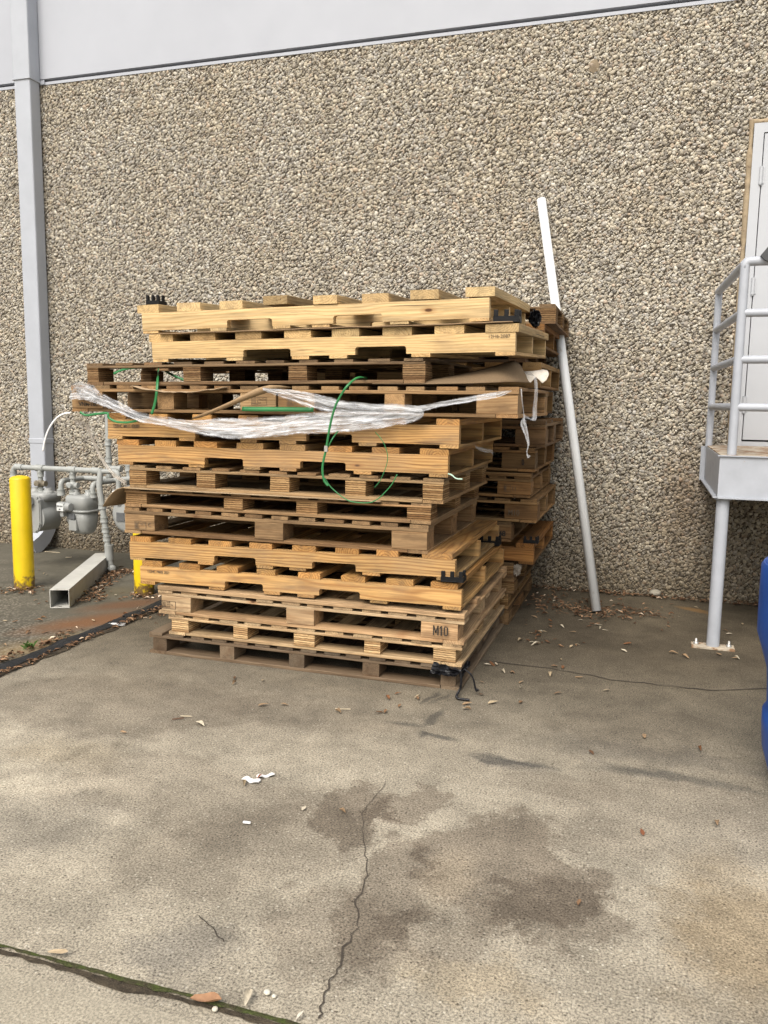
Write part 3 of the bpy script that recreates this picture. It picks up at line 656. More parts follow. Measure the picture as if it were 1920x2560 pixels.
pipe(mb, [(-4.14, gy, .58), (-4.14, gy, .69), (-4.10, ry-.05, .70), (-3.95, ry-.05, .72), (-3.8, ry-.05, .73)], .021, .04); coupling(mb, (-4.14, gy, .60), 'z', .033, .04)
sub(mb, 'outlet_pipe', M_GPIPE, gp)
mb = MB(); pipe(mb, [(-4.19, ry, .66), (-4.19, ry, 1.42), (-4.19, -.01, 1.42)], .021, .05)
for z in (.705, .78, .86, 1.0): coupling(mb, (-4.19, ry, z), 'z', .03, .045)
coupling(mb, (-4.13, ry, .79), 'x', .026, .12); sub(mb, 'wall_riser', M_GPIPE, gp)
mb = MB(); pipe(mb, [(-4.0, ry, .62), (-4.0, ry, .90), (-4.0, -.01, .92)], .021, .05); pipe(mb, [(-4.06, gy, HZ-.005), (-3.98, gy, HZ), (-3.9, gy, HZ), (-3.9, gy, .55)], .02, .04)
for z in (.80, .70): coupling(mb, (-4.0, ry, z), 'z', .031, .05)
coupling(mb, (-3.9, gy, .62), 'z', .032, .06); sub(mb, 'wall_riser', M_GPIPE, gp)

def loft(mb, secs, n=32, e=3.2, tint=(1, 1, 1)):
    """superellipse sections (cx, cy, z, rx, ry)"""
    V = []
    for cx, cy, z, rx, ry_ in secs:
        for k in range(n):
            a = 2*math.pi*k/n; ca, sa = math.cos(a), math.sin(a)
            V.append((cx+rx*abs(ca)**(2/e)*math.copysign(1, ca), cy+ry_*abs(sa)**(2/e)*math.copysign(1, sa), z))
    F = [(i*n+k, i*n+(k+1) % n, (i+1)*n+(k+1) % n, (i+1)*n+k) for i in range(len(secs)-1) for k in range(n)]
    F += [tuple(range(n))[::-1], tuple(range(len(V)-n, len(V)))]
    mb.add(V, F, tint=tint, smooth=True)
def index_unit(t, x, z, y, rot=0):
    h = MB(); h.box((x-.048, y-.035, z-.038), (x+.048, y+.03, z+.042), ch=.012)
    h.lathe((x+.05, y, z+.004), [(.036, -.02), (.036, .04), (.03, .046)], 18, axis='x'); h.box((x-.02, y-.02, z-.08), (x+.02, y+.02, z-.03), ch=.004)
    o = h.build('index_housing', M_METER, t)
    d = MB(); d.box((x-.041, y-.0385, z-.030), (x+.041, y-.0345, z+.032), ch=.002); f = d.build('dial_plate', M_DIAL, o)
    k = MB()
    for i in range(4): k.lathe((x-.029+i*.019, y-.0405, z+.010), [(.0072, 0), (.0072, .002)], 12, axis='y')
    k.box((x-.012, y-.0402, z-.020), (x+.008, y-.0386, z-.010)); k.build('dials', M_PLATE, o)
# first meter : flat bolted front plate
t = empty('gas_meter', (-4.625, -.72, .44), (0, 0, R(-6)), label='leftmost gas meter with a bolted flat front plate behind the tall bollard', cat='gas meter', group='grey gas meters on the manifold')
prof = [(-.10, .145), (.10, .145), (.115, .12), (.115, -.08), (.095, -.125), (.06, -.15), (-.05, -.15), (-.09, -.12), (-.112, -.07), (-.112, .12)]
mb = MB(); mb.prism(prof, -.115, -.10); mb.prism([(a*.93, b*.94) for a, b in prof], -.122, -.115); mb.build('front_plate', M_METER, t)
mb = MB(); mb.prism([(a*.95, b*.95) for a, b in prof], -.10, .10); loft(mb, [(.02, .02, .10, .11, .11), (.02, .02, .15, .115, .115), (.02, .02, .165, .10, .10)]); mb.lathe((.03, -.10, -.03), [(.108, 0), (.112, .05), (.112, .17), (.09, .20)], 28, axis='y')
for px_ in (-.055, .085): mb.lathe((px_, 0, .16), [(.04, 0), (.04, .02), (.028, .022), (.028, .04)], 18)
mb.build('body', M_METER, t)
mb = MB()
for a, b in prof: mb.lathe((a*.9, -.128, b*.93), [(.009, 0), (.009, .008)], 8, axis='y')
mb.build('bolts', M_METER, t)
index_unit(t, -.035, .105, -.155)
mb = MB(); mb.box((-.06, -.1240, -.03), (.02, -.1225, -.024)); mb.build('nameplate', M_PLATE, t)
# second meter : domed tub
t = empty('gas_meter', (-4.245, -.70, .45), (0, 0, R(-8)), label='middle gas meter with a tapered tub body and a round dial unit', cat='gas meter', group='grey gas meters on the manifold'); t.scale = (.86, .86, .95)
mb = MB(); loft(mb, [(0, 0, .155, .10, .07), (0, 0, .150, .128, .10), (0, 0, .135, .138, .11), (0, 0, .035, .142, .115)]); mb.build('top_case', M_METER, t)
mb = MB(); loft(mb, [(0, 0, .037, .152, .125), (0, 0, .020, .152, .125)]); mb.build('flange', M_METER, t)
mb = MB(); loft(mb, [(0, 0, .022, .138, .112), (0, 0, -.06, .132, .105), (.01, 0, -.12, .112, .09), (.02, 0, -.155, .085, .07), (.02, 0, -.165, .07, .055)]); mb.box((-.055, -.118, -.135), (.04, -.09, -.045), ch=.006); mb.build('tub', M_METER, t)
mb = MB()
for px_ in (-.075, .085): mb.lathe((px_, 0, .15), [(.04, 0), (.04, .02), (.03, .024), (.03, .05)], 18)
mb.build('swivel_nuts', M_METER, t)
index_unit(t, -.085, .062, -.145)
mb = MB(); mb.box((-.04, -.130, -.035), (.035, -.1235, .01), ch=.002); mb.build('nameplate', M_PLATE, t)
# third meter : round
t = empty('gas_meter', (-3.80, -.62, .455), (0, 0, R(-4)), label='rightmost gas meter with a round front cover half hidden by pallets', cat='gas meter', group='grey gas meters on the manifold')
mb = MB(); mb.lathe((0, -.12, 0), [(.02, -.022), (.10, -.018), (.125, -.004), (.13, .01)], 40, axis='y'); mb.build('round_cover', M_METER, t)
mb = MB(); mb.lathe((-.01, -.105, .01), [(.135, 0), (.14, .02), (.14, .16), (.12, .19)], 40, axis='y'); mb.box((-.10, -.07, .09), (.10, .06, .17), ch=.02)
for px_ in (-.06, .07): mb.lathe((px_, 0, .165), [(.034, 0), (.034, .03), (.026, .034), (.026, .06)], 18)
mb.build('body', M_METER, t); index_unit(t, -.05, .165, -.13)
mb = MB(); mb.box((-.075, -.148, -.04), (.0, -.1405, .03), ch=.002); mb.build('nameplate', M_PLATE, t)

# ------------------------------------------------------------------ pallets
YF = -2.40
def notch_profile(L, h, notches, d, r=.012):
    P = [(0, 0)]
    for a, b in notches:
        P += [(a, 0), (a, d-r)]
        for k in range(1, 5): t = k/4*math.pi/2; P.append((a+r-r*math.cos(t), d-r+r*math.sin(t)))
        for k in range(5): t = k/4*math.pi/2; P.append((b-r+r*math.sin(t), d-r+r*math.cos(t)))
        P += [(b, 0)]
    return P+[(L, 0), (L, h), (0, h)]
def text_mesh(body, size, mat, name='stamp', bold=0.0, sx=1.0):
    cu = bpy.data.curves.new('stamp_text', 'FONT'); cu.body = body; cu.size = size; cu.extrude = .0004; cu.offset = bold; cu.align_x = 'LEFT'; cu.align_y = 'BOTTOM'
    o = bpy.data.objects.new('stamp_text', cu); COL.objects.link(o)
    dg = bpy.context.evaluated_depsgraph_get(); me = bpy.data.meshes.new_from_object(o.evaluated_get(dg))
    bpy.data.objects.remove(o, do_unlink=True)
    me.transform(Matrix.Diagonal((sx, 1, 1, 1))); me.transform(Matrix.Rotation(R(90), 4, 'X')); me.materials.clear(); me.materials.append(mat)
    ob = bpy.data.objects.new(name, me); COL.objects.link(ob); return ob
def stamp(root, body, x, z, size, mat=None, y=-.0025, bold=.0, sx=1.0):
    o = text_mesh(body, size, mat or M_INK, bold=bold, sx=sx); o.parent = root; o.location = (x, y, z); return o
def stamp_box(root, x0, z0, x1, z1, y=-.0025, mat=None, split=.35, t=.0016):
    mb = MB(); 
    for a, b, c, d in ((x0, z0, x1, z0+t), (x0, z1-t, x1, z1), (x0, z0, x0+t, z1), (x1-t, z0, x1, z1), (x0+(x1-x0)*split, z0, x0+(x1-x0)*split+t, z1)): mb.box((a, y, b), (c, y+.001, d))
    m = (z0+z1)/2
    for i in range(3): xx = x0+(x1-x0)*split*(.2+.22*i); mb.box((xx, y, m-.012), (xx+.0025, y+.001, m+.014))
    mb.box((x0+.003, y, m-.014), (x0+(x1-x0)*split-.003, y+.001, m-.0115))
    return mb.build('stamp', mat or M_INK, root)

def U(us, rx, y=YF):       # photo columns on the front plane -> local x
    return [tuple(at(u, 1200, y).x-rx for u in p) for p in us]
def root_for(name, xl, xr, zl, zr, label, y=YF, rise=0.0, yaw=0.0, D=1.2, group=None):
    L = xr-xl; a = math.atan2(zr-zl, L)
    return empty(name, (xl, y, zl), (math.atan2(rise, D), -a, yaw), label=label, cat='pallet', group=group), math.hypot(L, zr-zl)
def stringer_pallet(xl, xr, zl, zr, h, label, boards=None, notches=None, y=YF, D=1.15, rise=0, yaw=0, mat=None, tint=(1, 1, 1), top=.028, bot=.016, nb=8, bw=.11, group=None, lift={}):
    mat = mat or M_PINE
    t, L = root_for('stringer_pallet', xl, xr, zl, zr, label, y, rise, yaw, D, group)
    sh = h-top-bot; th = .038
    B = boards or [(i*(L-bw)/(nb-1), i*(L-bw)/(nb-1)+bw) for i in range(nb)]
    N = notches or [(L*.2, L*.335), (L*.60, L*.735)]
    for j, yy in enumerate((0, (D-th)/2, D-th)):
        mb = MB(); P = [(x, z+bot) for x, z in notch_profile(L, sh, N, sh*.42)]
        p1, p2, ox = rnd.uniform(.05, .09), rnd.uniform(-.08, .08), rnd.uniform(0, 40); dt = rnd.uniform(.93, 1.08)
        mb.prism(P, yy, yy+th, tint=tuple(c*dt for c in tint), gcf=lambda v: (v.x+ox, v.y+p1, v.z+p2)); o = mb.build('stringer', mat, t)
        bv = o.modifiers.new('edge', 'BEVEL'); bv.width = .0016; bv.segments = 1; bv.limit_method = 'ANGLE'
    mb = MB()
    for i, (a, b) in enumerate(B):
        lf = lift.get(i, 0); dz = rnd.uniform(0, .003)+lf; mb.board((a, rnd.uniform(-.004, .006)-lf, bot+sh+.0005+lf), (b, D+rnd.uniform(-.004, .004), h+dz), 'y', tuple(c*k for c, k in zip(tint, (.98, .90, .76) if mat is M_ORNG else (1, .97, .93))), twist=rnd.uniform(-.012, .012), bow=rnd.uniform(-.001, .002))
    mb.build('top_deck', mat, t)
    mb = MB(); cs = [0, .17, .43, .5, .83, 1] if L > 1 else [0, .5, 1]
    for c in [0, .26, .40, .55, .78, 1]:
        x0 = c*(L-.09)
        if any(x0 < n1-.005 and x0+.09 > n0+.005 for n0, n1 in N): 
            n0, n1 = min(N, key=lambda q: abs((q[0]+q[1])/2-x0)); x0 = n0-.095 if x0+.045 < (n0+n1)/2 else n1+.005
        mb.board((x0, rnd.uniform(-.004, .004), 0), (x0+.09, D, bot-.0005), 'y', tint)
    mb.build('bottom_deck', mat, t)
    return t, L
def block_pallet(xl, xr, zl, zr, h, label, blocks=None, kind='solid', nc=3, bw=.17, y=YF, D=1.2, rise=0, yaw=0, mat=None, tint=(1, 1, 1), nb=11, lead=False, tb=.016, group=None, btint=None, rows=3):
    mat = mat or M_PALE
    t, L = root_for('block_pallet', xl, xr, zl, zr, label, y, rise, yaw, D, group)
    bb = .016; tt = tb*2+(.022 if lead else 0); bh = h-bb-tt
    Bk = blocks or [(i*(L-bw)/(nc-1), i*(L-bw)/(nc-1)+bw) for i in range(nc)]
    bd = .13; btint = btint or tint
    for (a, b) in Bk:
        a, b = max(0, a), min(L, b)
        for yy in [i*(D-bd)/(rows-1) for i in range(rows)]:
            mb = MB(); jx, jy = rnd.uniform(-.004, .004), rnd.uniform(-.003, .006)
            if kind == 'ply':
                ox = rnd.uniform(0, 30); n0 = len(mb.v); bm = bmesh.new(); bmesh.ops.create_cube(bm, size=1)
                dt = rnd.uniform(.8, 1.12)
                bmesh.ops.subdivide_edges(bm, edges=bm.edges[:], cuts=3, use_grid_fill=True)
                for v in bm.verts:
                    v.co = Vector(((a+b)/2+jx+v.co.x*(b-a), yy+bd/2+jy+v.co.y*bd, bb+bh/2+v.co.z*(bh-.001)))
                    d = mnoise.noise_vector(v.co*23+Vector((ox, 0, 0)))*.0022; v.co += Vector((d.x, d.y, 0))
                mb.bm(bm, tuple(c*dt for c in btint)); mb.gc = [(g[0]+ox, g[1]+ox*.7, g[2]+ox*.37) for g in mb.gc]
                mb.build('block', M_PLY, t)
            else:
                mb.board((a+jx, yy+jy, bb+.0005), (b+jx, yy+bd+jy, bb+bh-.0005), 'x' if (b-a) > .12 else 'y', btint, ch=.003, wob=.002); mb.build('block', mat, t)
    for yy, wd in ((0, .11), ((D-.1)/2, .10), (D-.11, .11)):
        mb = MB(); mb.board((0, yy+rnd.uniform(-.003, .003), bb+bh), (L, yy+wd, bb+bh+tb-.0005), 'x', tint, bow=rnd.uniform(-.0015, .0005)); mb.build('stringer_board', mat, t)
    mb = MB(); w0 = min(.10, L/nb*.66)
    for i in range(nb):
        a = i*(L-w0)/(nb-1)+rnd.uniform(-.006, .006)*(0 < i < nb-1); w1 = w0*rnd.uniform(.92, 1.1)
        mb.board((max(0, a), rnd.uniform(-.002, .008), bb+bh+tb), (min(L, a+w1), D+rnd.uniform(-.006, .004), bb+bh+2*tb), 'y', tuple(c*.86 for c in tint))
    mb.build('top_deck', mat, t)
    if lead:
        mb = MB(); mb.board((0, -.006, h-.0215), (L, .085, h), 'x', tint); mb.board((0, .3, h-.0215), (L, .39, h), 'x', tint); mb.board((0, D-.09, h-.0215), (L, D, h), 'x', tint); mb.build('lead_board', mat, t)
    mb = MB()
    mb.board((.0, 0, 0), (.10, D, bb), 'y', tint); mb.board((L-.10, 0, 0), (L, D, bb), 'y', tint)
    for yy in (0, (D-.1)/2, D-.10): mb.board((.103, yy+rnd.uniform(-.002, .003), 0), (L-.103, yy+.10, bb), 'x', tint, bow=rnd.uniform(-.001, .001))
    mb.build('bottom_deck', mat, t)
    return t, L

FG = 'wooden pallets in the front stack'; BG = 'wooden pallets in the rear stack'
OR = dict(mat=M_ORNG)
# front stack, top to bottom
X = -2.502
t1, _ = stringer_pallet(X, -.705, 1.695, 1.733, .142, 'topmost pale pine pallet of the front stack, thick deck boards on notched rails', boards=U([(355, 407), (452, 509), (556, 612), (664, 722), (785, 843), (901, 966), (1019, 1088), (1153, 1224)], X), notches=U([(572, 682), (831, 951)], X), top=.040, bot=.014, rise=.045, D=1.12, group=FG, lift={3: .012, 4: .004, 6: .005, 7: .006})
X = -2.447
t2, L2 = stringer_pallet(X, -.583, 1.551, 1.582, .137, 'second pale pine pallet from the top, rail printed with small numbers at its right', boards=U([(381, 439), (483, 544), (594, 657), (713, 778), (829, 895), (952, 1023), (1079, 1151), (1204, 1285)], X), notches=U([(611, 727), (885, 1010)], X), top=.036, bot=.016, rise=.045, D=1.12, group=FG, tint=(1.03, 1, .95))
stamp(t2, '12H6-2087', U([(1210, 1210)], X)[0][0], .073, .022, M_FADED)
X = -2.853
block_pallet(X, -.998, 1.430, 1.456, .114, 'third pallet from the top, laminated blocks, pushed far to the left of the stack', blocks=U([(219, 253), (463, 505), (720, 765), (1001, 1062)], X), kind='ply', tint=(.54, .45, .36), tb=.013, D=1.1, rise=.01, group=FG)
X = -2.953
t4, L4 = block_pallet(X, -.560, 1.290, 1.303, .139, 'fourth and widest pallet, end block stamped VNM-10L under the torn film', blocks=U([(181, 262), (400, 440), (603, 690), (695, 784), (959, 1008), (1187, 1294)], X), tint=(.80, .65, .47), nb=17, tb=.017, D=1.12, group=FG)
stamp(t4, 'VNM-10L', .045, .024, .030, bold=.0008)
for a in (630, 718):
    x = U([(a, a)], X)[0][0]; stamp_box(t4, x, .045, x+.085, .085, mat=M_FADED, split=.4); stamp(t4, 'VN-016', x+.038, .066, .013, M_FADED); stamp(t4, 'HT', x+.038, .050, .012, M_FADED)
X = -2.731
t5, _ = stringer_pallet(X, -.828, 1.150, 1.158, .134, 'fifth pallet from the top, orange pine rail printed 132HC, film hanging over it', notches=U([(490, 600), (765, 879)], X), D=1.15, tint=(1, .98, .95), group=FG, **OR)
stamp(t5, '132HC M611 02089', .035, .055, .026, M_FADED, bold=.0004, sx=.75)
X = -2.672
stringer_pallet(X, -.877, 1.016, 1.021, .131, 'sixth pallet from the top, orange pine rail with the green strap looped before it', boards=U([(294, 348), (388, 440), (487, 544), (592, 658), (700, 763), (820, 879), (929, 997), (1048, 1120)], X), notches=U([(512, 608), (750, 864)], X), D=1.15, group=FG, tint=(.98, .96, .95), **OR)
X = -2.605
block_pallet(X, -.895, .897, .896, .118, 'seventh pallet from the top, five laminated blocks, flat cardboard lying beneath', blocks=U([(324, 366), (492, 538), (675, 722), (864, 914), (1056, 1106)], X), kind='ply', tint=(.70, .59, .45), tb=.013, D=1.1, group=FG)
X = -2.640
block_pallet(X, -.952, .792, .796, .097, 'eighth pallet from the top, thin laminated blocks, below the protruding cardboard', blocks=U([(314, 366), (561, 608), (742, 794), (1019, 1078)], X), kind='ply', tint=(.70, .57, .43), tb=.010, D=1.15, group=FG)
X = -2.645
t9, _ = block_pallet(X, -.964, .650, .652, .139, 'ninth pallet from the top, solid blocks with a swirling knot in the middle one', blocks=U([(311, 385), (636, 707), (980, 1069)], X), tint=(.74, .60, .45), tb=.017, nb=12, D=1.15, group=FG)
stamp_box(t9, .065, .025, .135, .065, mat=M_FADED); stamp(t9, 'US-15', .10, .045, .014, M_FADED); stamp(t9, 'C', .145, .035, .03, M_FADED)
X = -2.615
stringer_pallet(X, -.829, .504, .533, .128, 'tenth pallet from the top, orange pine, its right deck board jutting past the pile', boards=U([(323, 374), (419, 475), (520, 578), (623, 680), (731, 790), (840, 900), (945, 1000), (1060, 1137)], X), notches=U([(533, 638), (781, 892)], X), D=1.2, group=FG, **OR)
X = -2.553
t11, _ = stringer_pallet(X, -.795, .378, .394, .125, 'eleventh pallet from the top, wavy grained orange rail, black corner guard on it', boards=U([(350, 399), (445, 497), (540, 594), (640, 687), (746, 802), (855, 916), (969, 1038), (1083, 1152)], X), notches=U([(559, 656), (799, 903)], X), D=1.2, group=FG, tint=(1.05, 1.03, 1.0), **OR)
stamp(t11, '132HC M605 2021', .045, .060, .022, M_FADED, sx=.8)
X = -2.444
t12, L12 = block_pallet(X, -.778, .226, .226, .151, 'twelfth pallet from the top, pale block at its right end stamped M10', blocks=U([(397, 470), (715, 785), (1062, 1156)], X), tint=(1.14, 1.03, .90), lead=True, nb=12, tb=.015, D=1.22, group=FG)
mb = MB(); x0 = L12-.150; z0 = .038; hh = .048
def bar(xa, za, xb, zb, w_=.0052):
    a, b = Vector((x0+xa, 0, z0+za)), Vector((x0+xb, 0, z0+zb)); n_ = (b-a).normalized().cross(Vector((0, 1, 0)))*w_/2
    mb.prism([((a+n_).x, (a+n_).z), ((b+n_).x, (b+n_).z), ((b-n_).x, (b-n_).z), ((a-n_).x, (a-n_).z)], -.0085, -.0072)
bar(.003, 0, .003, hh); bar(.025, 0, .025, hh, .006); bar(.004, hh-.002, .014, .012); bar(.024, hh-.002, .014, .012)
bar(.041, 0, .041, hh, .008); bar(.033, hh-.012, .040, hh-.003, .004)
bar(.056, .006, .056, hh-.006, .006); bar(.071, .006, .071, hh-.006, .006); bar(.056, .003, .071, .003, .005); bar(.056, hh-.003, .071, hh-.003, .005)
mb.build('stamp', M_INK, t12)
stamp_box(t12, .022, .030, .105, .072); stamp(t12, 'US-', .056, .057, .013); stamp(t12, '03116', .056, .045, .0125); stamp(t12, 'HT', .056, .033, .0125)
X = -2.385
block_pallet(X, -.785, .117, .117, .107, 'second pallet from the ground, five striped laminated blocks, bag at its corner', blocks=U([(422, 465), (581, 617), (735, 788), (914, 955), (1093, 1151)], X), kind='ply', tint=(1.18, 1.08, .92), tb=.013, D=1.22, group=FG)
X = -2.507
block_pallet(X, -.785, .0, .0, .115, 'bottom pallet of the front stack, weathered grey wood resting on the concrete', blocks=U([(374, 408), (543, 580), (721, 760), (912, 955), (1113, 1152)], X), mat=M_GREY, tint=(.72, .62, .52), tb=.014, nb=14, D=1.22, group=FG)

# rear stack
yb = -1.14
def back(kind, xr, z0, z1, label, L=1.7, **k):
    D = k.pop('D', 1.05)
    f = stringer_pallet if kind == 's' else block_pallet
    if kind == 'p': k.update(kind='ply')
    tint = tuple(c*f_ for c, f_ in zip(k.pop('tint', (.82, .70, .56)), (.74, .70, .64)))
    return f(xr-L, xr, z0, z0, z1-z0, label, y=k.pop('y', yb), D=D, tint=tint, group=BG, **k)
W = dict(nc=4, bw=.12, tb=.013)
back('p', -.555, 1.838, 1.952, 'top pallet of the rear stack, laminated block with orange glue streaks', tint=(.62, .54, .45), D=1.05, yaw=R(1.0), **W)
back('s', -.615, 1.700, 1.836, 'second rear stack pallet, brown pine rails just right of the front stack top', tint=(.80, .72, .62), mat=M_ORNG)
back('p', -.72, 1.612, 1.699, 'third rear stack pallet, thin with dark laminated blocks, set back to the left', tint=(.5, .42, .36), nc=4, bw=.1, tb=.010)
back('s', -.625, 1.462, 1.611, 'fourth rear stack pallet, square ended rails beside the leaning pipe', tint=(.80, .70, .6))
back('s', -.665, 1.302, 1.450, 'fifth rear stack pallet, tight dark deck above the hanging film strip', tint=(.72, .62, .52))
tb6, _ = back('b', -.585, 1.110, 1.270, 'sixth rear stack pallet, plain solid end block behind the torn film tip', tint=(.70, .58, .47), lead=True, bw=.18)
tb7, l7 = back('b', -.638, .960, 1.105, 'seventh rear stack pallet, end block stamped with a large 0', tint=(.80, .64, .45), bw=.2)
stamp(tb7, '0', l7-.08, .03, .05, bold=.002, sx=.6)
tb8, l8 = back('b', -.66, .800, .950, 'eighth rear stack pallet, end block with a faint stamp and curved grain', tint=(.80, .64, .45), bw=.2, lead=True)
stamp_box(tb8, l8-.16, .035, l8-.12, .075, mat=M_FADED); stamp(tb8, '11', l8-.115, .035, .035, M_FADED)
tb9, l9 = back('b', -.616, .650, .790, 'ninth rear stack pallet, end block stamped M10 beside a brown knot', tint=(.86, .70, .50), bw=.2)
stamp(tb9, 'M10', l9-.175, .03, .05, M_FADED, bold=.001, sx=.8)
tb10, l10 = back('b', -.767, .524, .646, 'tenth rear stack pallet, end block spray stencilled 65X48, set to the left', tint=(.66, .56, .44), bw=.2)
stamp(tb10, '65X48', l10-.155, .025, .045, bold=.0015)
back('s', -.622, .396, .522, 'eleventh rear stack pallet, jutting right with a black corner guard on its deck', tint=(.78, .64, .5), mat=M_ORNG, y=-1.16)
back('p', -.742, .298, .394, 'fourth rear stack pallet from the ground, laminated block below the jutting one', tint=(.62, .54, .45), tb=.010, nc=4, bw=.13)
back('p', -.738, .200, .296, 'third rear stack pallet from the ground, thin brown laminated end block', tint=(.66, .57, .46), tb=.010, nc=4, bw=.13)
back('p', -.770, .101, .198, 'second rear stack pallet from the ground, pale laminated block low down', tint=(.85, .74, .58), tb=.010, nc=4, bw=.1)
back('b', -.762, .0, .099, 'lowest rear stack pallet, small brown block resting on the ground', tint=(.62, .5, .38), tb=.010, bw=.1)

# ------------------------------------------------------------------ black corner guards
def guard(loc, rz, label, tilt=(0, 0), sc=1.0, sx=1.0):
    t = empty('corner_guard', loc, (tilt[0], tilt[1], rz), label=label, cat='corner guard', group='black plastic corner guards')
    t.scale = (sc*sx, sc, sc)
    mb = MB(); mb.box((-.12, 0, 0), (0, .075, .006), ch=.002); mb.box((-.12, 0, 0.006), (0, .005, .028), ch=.001); mb.box((-.005, .005, .006), (0, .075, .028), ch=.001); mb.build('tray', M_BLACKP, t)
    for x0 in (-.118, -.070, -.024):
        mb = MB(); mb.box((x0, -.001, .026), (x0+.02, .012, .056), ch=.002); mb.box((x0+.004, .012, .006), (x0+.016, .02, .05)); mb.build('prong', M_BLACKP, t)
    mb = MB(); mb.box((-.012, .035, .026), (.001, .055, .058), ch=.002); mb.build('prong', M_BLACKP, t)
    mb = MB(); mb.lathe((-.06, .04, .006), [(.012, 0), (.012, .012), (.006, .014)], 12); mb.build('boss', M_BLACKP, t)
p = at(402, 773, -2.36); guard((p.x, -2.375, 1.836), 0, 'black plastic corner guard on the top left corner of the front stack', sc=.98, sx=.66)
p = at(1288, 792, -2.33); guard((-.572, -2.39, 1.728), 0, 'black plastic corner guard between the two topmost pallets at their right', sc=.98)
p = at(1160, 1455, -2.40); guard((-.785, -2.412, .530), 0, 'black plastic corner guard on the front right corner between two orange pallets', sc=.92, tilt=(0, R(-1)))
guard((-.80, -1.36, .531), 0, 'black plastic corner guard behind the jutting tenth pallet of the front stack', sc=1.0)
guard((-.60, -1.145, .524), R(0), 'black plastic corner guard on the jutting pallet of the rear stack', sc=.75)

# ------------------------------------------------------------------ cardboard
def sheet(name, grid, mat, thick=.004, tint=(1, 1, 1), **k):
    """grid of points (rows x cols)"""
    r, c = len(grid), len(grid[0]); mb = MB()
    V = [p for row in grid for p in row]; G = [(j/c, i/r, 0) for i in range(r) for j in range(c)]
    mb.add(V, [(i*c+j, i*c+j+1, (i+1)*c+j+1, (i+1)*c+j) for i in range(r-1) for j in range(c-1)], gc=G, tint=tint, smooth=True)
    o = mb.build(name, mat, **k)
    if thick: s = o.modifiers.new('thickness', 'SOLIDIFY'); s.thickness = thick; s.offset = 0
    return o
def lerp(a, b, t): return a+(b-a)*t
# wavy sheet between the two top pallets
g = []
for i in range(8):
    row = []
    for j in range(60):
        t = j/59; x = lerp(-2.40, -.60, t); y = lerp(-2.418, -1.35, i/7)+.006*nz(j, 31, .3)*(i == 0)
        z = lerp(1.692, 1.727, t)+(.045*i/7)*1.02+.003*nz(j, 32, .3)
        row.append((x, y, z))
    g.append(row)
sheet('cardboard_sheet', g, M_CARD, .005, tint=(.75, .7, .65), label='thin corrugated cardboard sheet pressed between the two topmost pallets', cat='cardboard')
# sheet under the seventh pallet, drooping at the left
g = []
for i in range(10):
    row = []; yy = lerp(-2.43, -1.5, i/9)
    for j in range(50):
        t = j/49; x = lerp(-2.755, -1.2, t); z = .8945
        e = max(0, (-2.605-x)/.15); z = .8945-.105*e**1.7*(1+.25*nz(i, 40, .5)) + .012*math.sin(e*3.1)*(e > 0)
        if i == 0 and x > -2.6: z -= .004*(1+nz(j, 41))*max(0, 1-t*2.5)
        row.append((x+.03*e**2*0+.012*nz(i, 42, .9)*(e > .7), yy+.012*nz(j, 43, .5)*(i == 0), z))
    g.append(row)
sheet('cardboard_sheet', g, M_CARD, .004, tint=(.85, .85, .82), label='flat cardboard sheet drooping over the left edge below the seventh pallet', cat='cardboard')
# torn layers under the third pallet
g = []
for i in range(5):
    row = []
    for j in range(36):
        t = j/35; u = lerp(325, 560, t); sag = math.sin(t*math.pi)
        p = at(u, lerp(966, 968, t)+(14*sag+3*nz(j, 50, .5)), -2.435); row.append((p.x, p.y+i*.09, lerp(p.z, 1.431, i/4)))
    g.append(row)
sheet('cardboard_sheet', g, M_CARD, .004, label='torn cardboard layer sagging beneath the left half of the third pallet', cat='cardboard')
path = [(673, 963, 730, 968), (640, 972, 668, 982), (590, 997, 600, 1006), (540, 1020, 545, 1028), (500, 1037, 502, 1043), (481, 1045, 482, 1047)]
g = [[], [], []]
for q in spline(path, 6):
    a = at(q[0], q[1], -2.46); b = at(q[2], q[3], -2.45); g[0].append(tuple(a)); g[1].append(tuple((a+b)/2+Vector((0, -.008, .003)))); g[2].append(tuple(b))
sheet('cardboard_strip', g, M_CARD, .003, tint=(.85, .8, .72), label='torn narrow cardboard strip pointing down left above the draped film', cat='cardboard')
# curled sheet on the right end of the wide pallet
top_ = [(930, 956, -2.30), (1052, 951, -2.28), (1150, 936, -2.24), (1230, 917, -2.2), (1268, 906, -2.16), (1286, 902, -2.12), (1300, 912, -2.08), (1310, 930, -2.05), (1324, 953, -2.03)]
bot_ = [(930, 959, -2.40), (1052, 960, -2.40), (1150, 959, -2.40), (1215, 957, -2.40), (1245, 956, -2.39), (1268, 955, -2.36), (1290, 955, -2.32), (1308, 956, -2.25), (1326, 957, -2.12)]
g = [[] for _ in range(9)]
for a, b in zip(spline(top_, 6), spline(bot_, 6)):
    A, B = at(*a), at(*b)
    for i in range(9):
        t = i/8; q = A.lerp(B, t); q.y += -.03*math.sin(t*math.pi)*min(1, (a[0]-930)/200); g[i].append(tuple(q))
sheet('cardboard_sheet', g, M_CARD, .003, tint=(.50, .48, .45), label='brown cardboard sheet curled up on the right end of the fourth pallet', cat='cardboard')
g = []
for (a, b) in [((1308, 929), (1310, 952)), ((1330, 928), (1326, 957)), ((1345, 926), (1340, 942)), ((1358, 924), (1356, 958)), ((1368, 926), (1366, 950)), ((1372, 933), (1371, 938))]:
    A, B = at(*a, -2.0), at(*b, -2.12); g.append([tuple(A.lerp(B, k/3)) for k in range(4)])
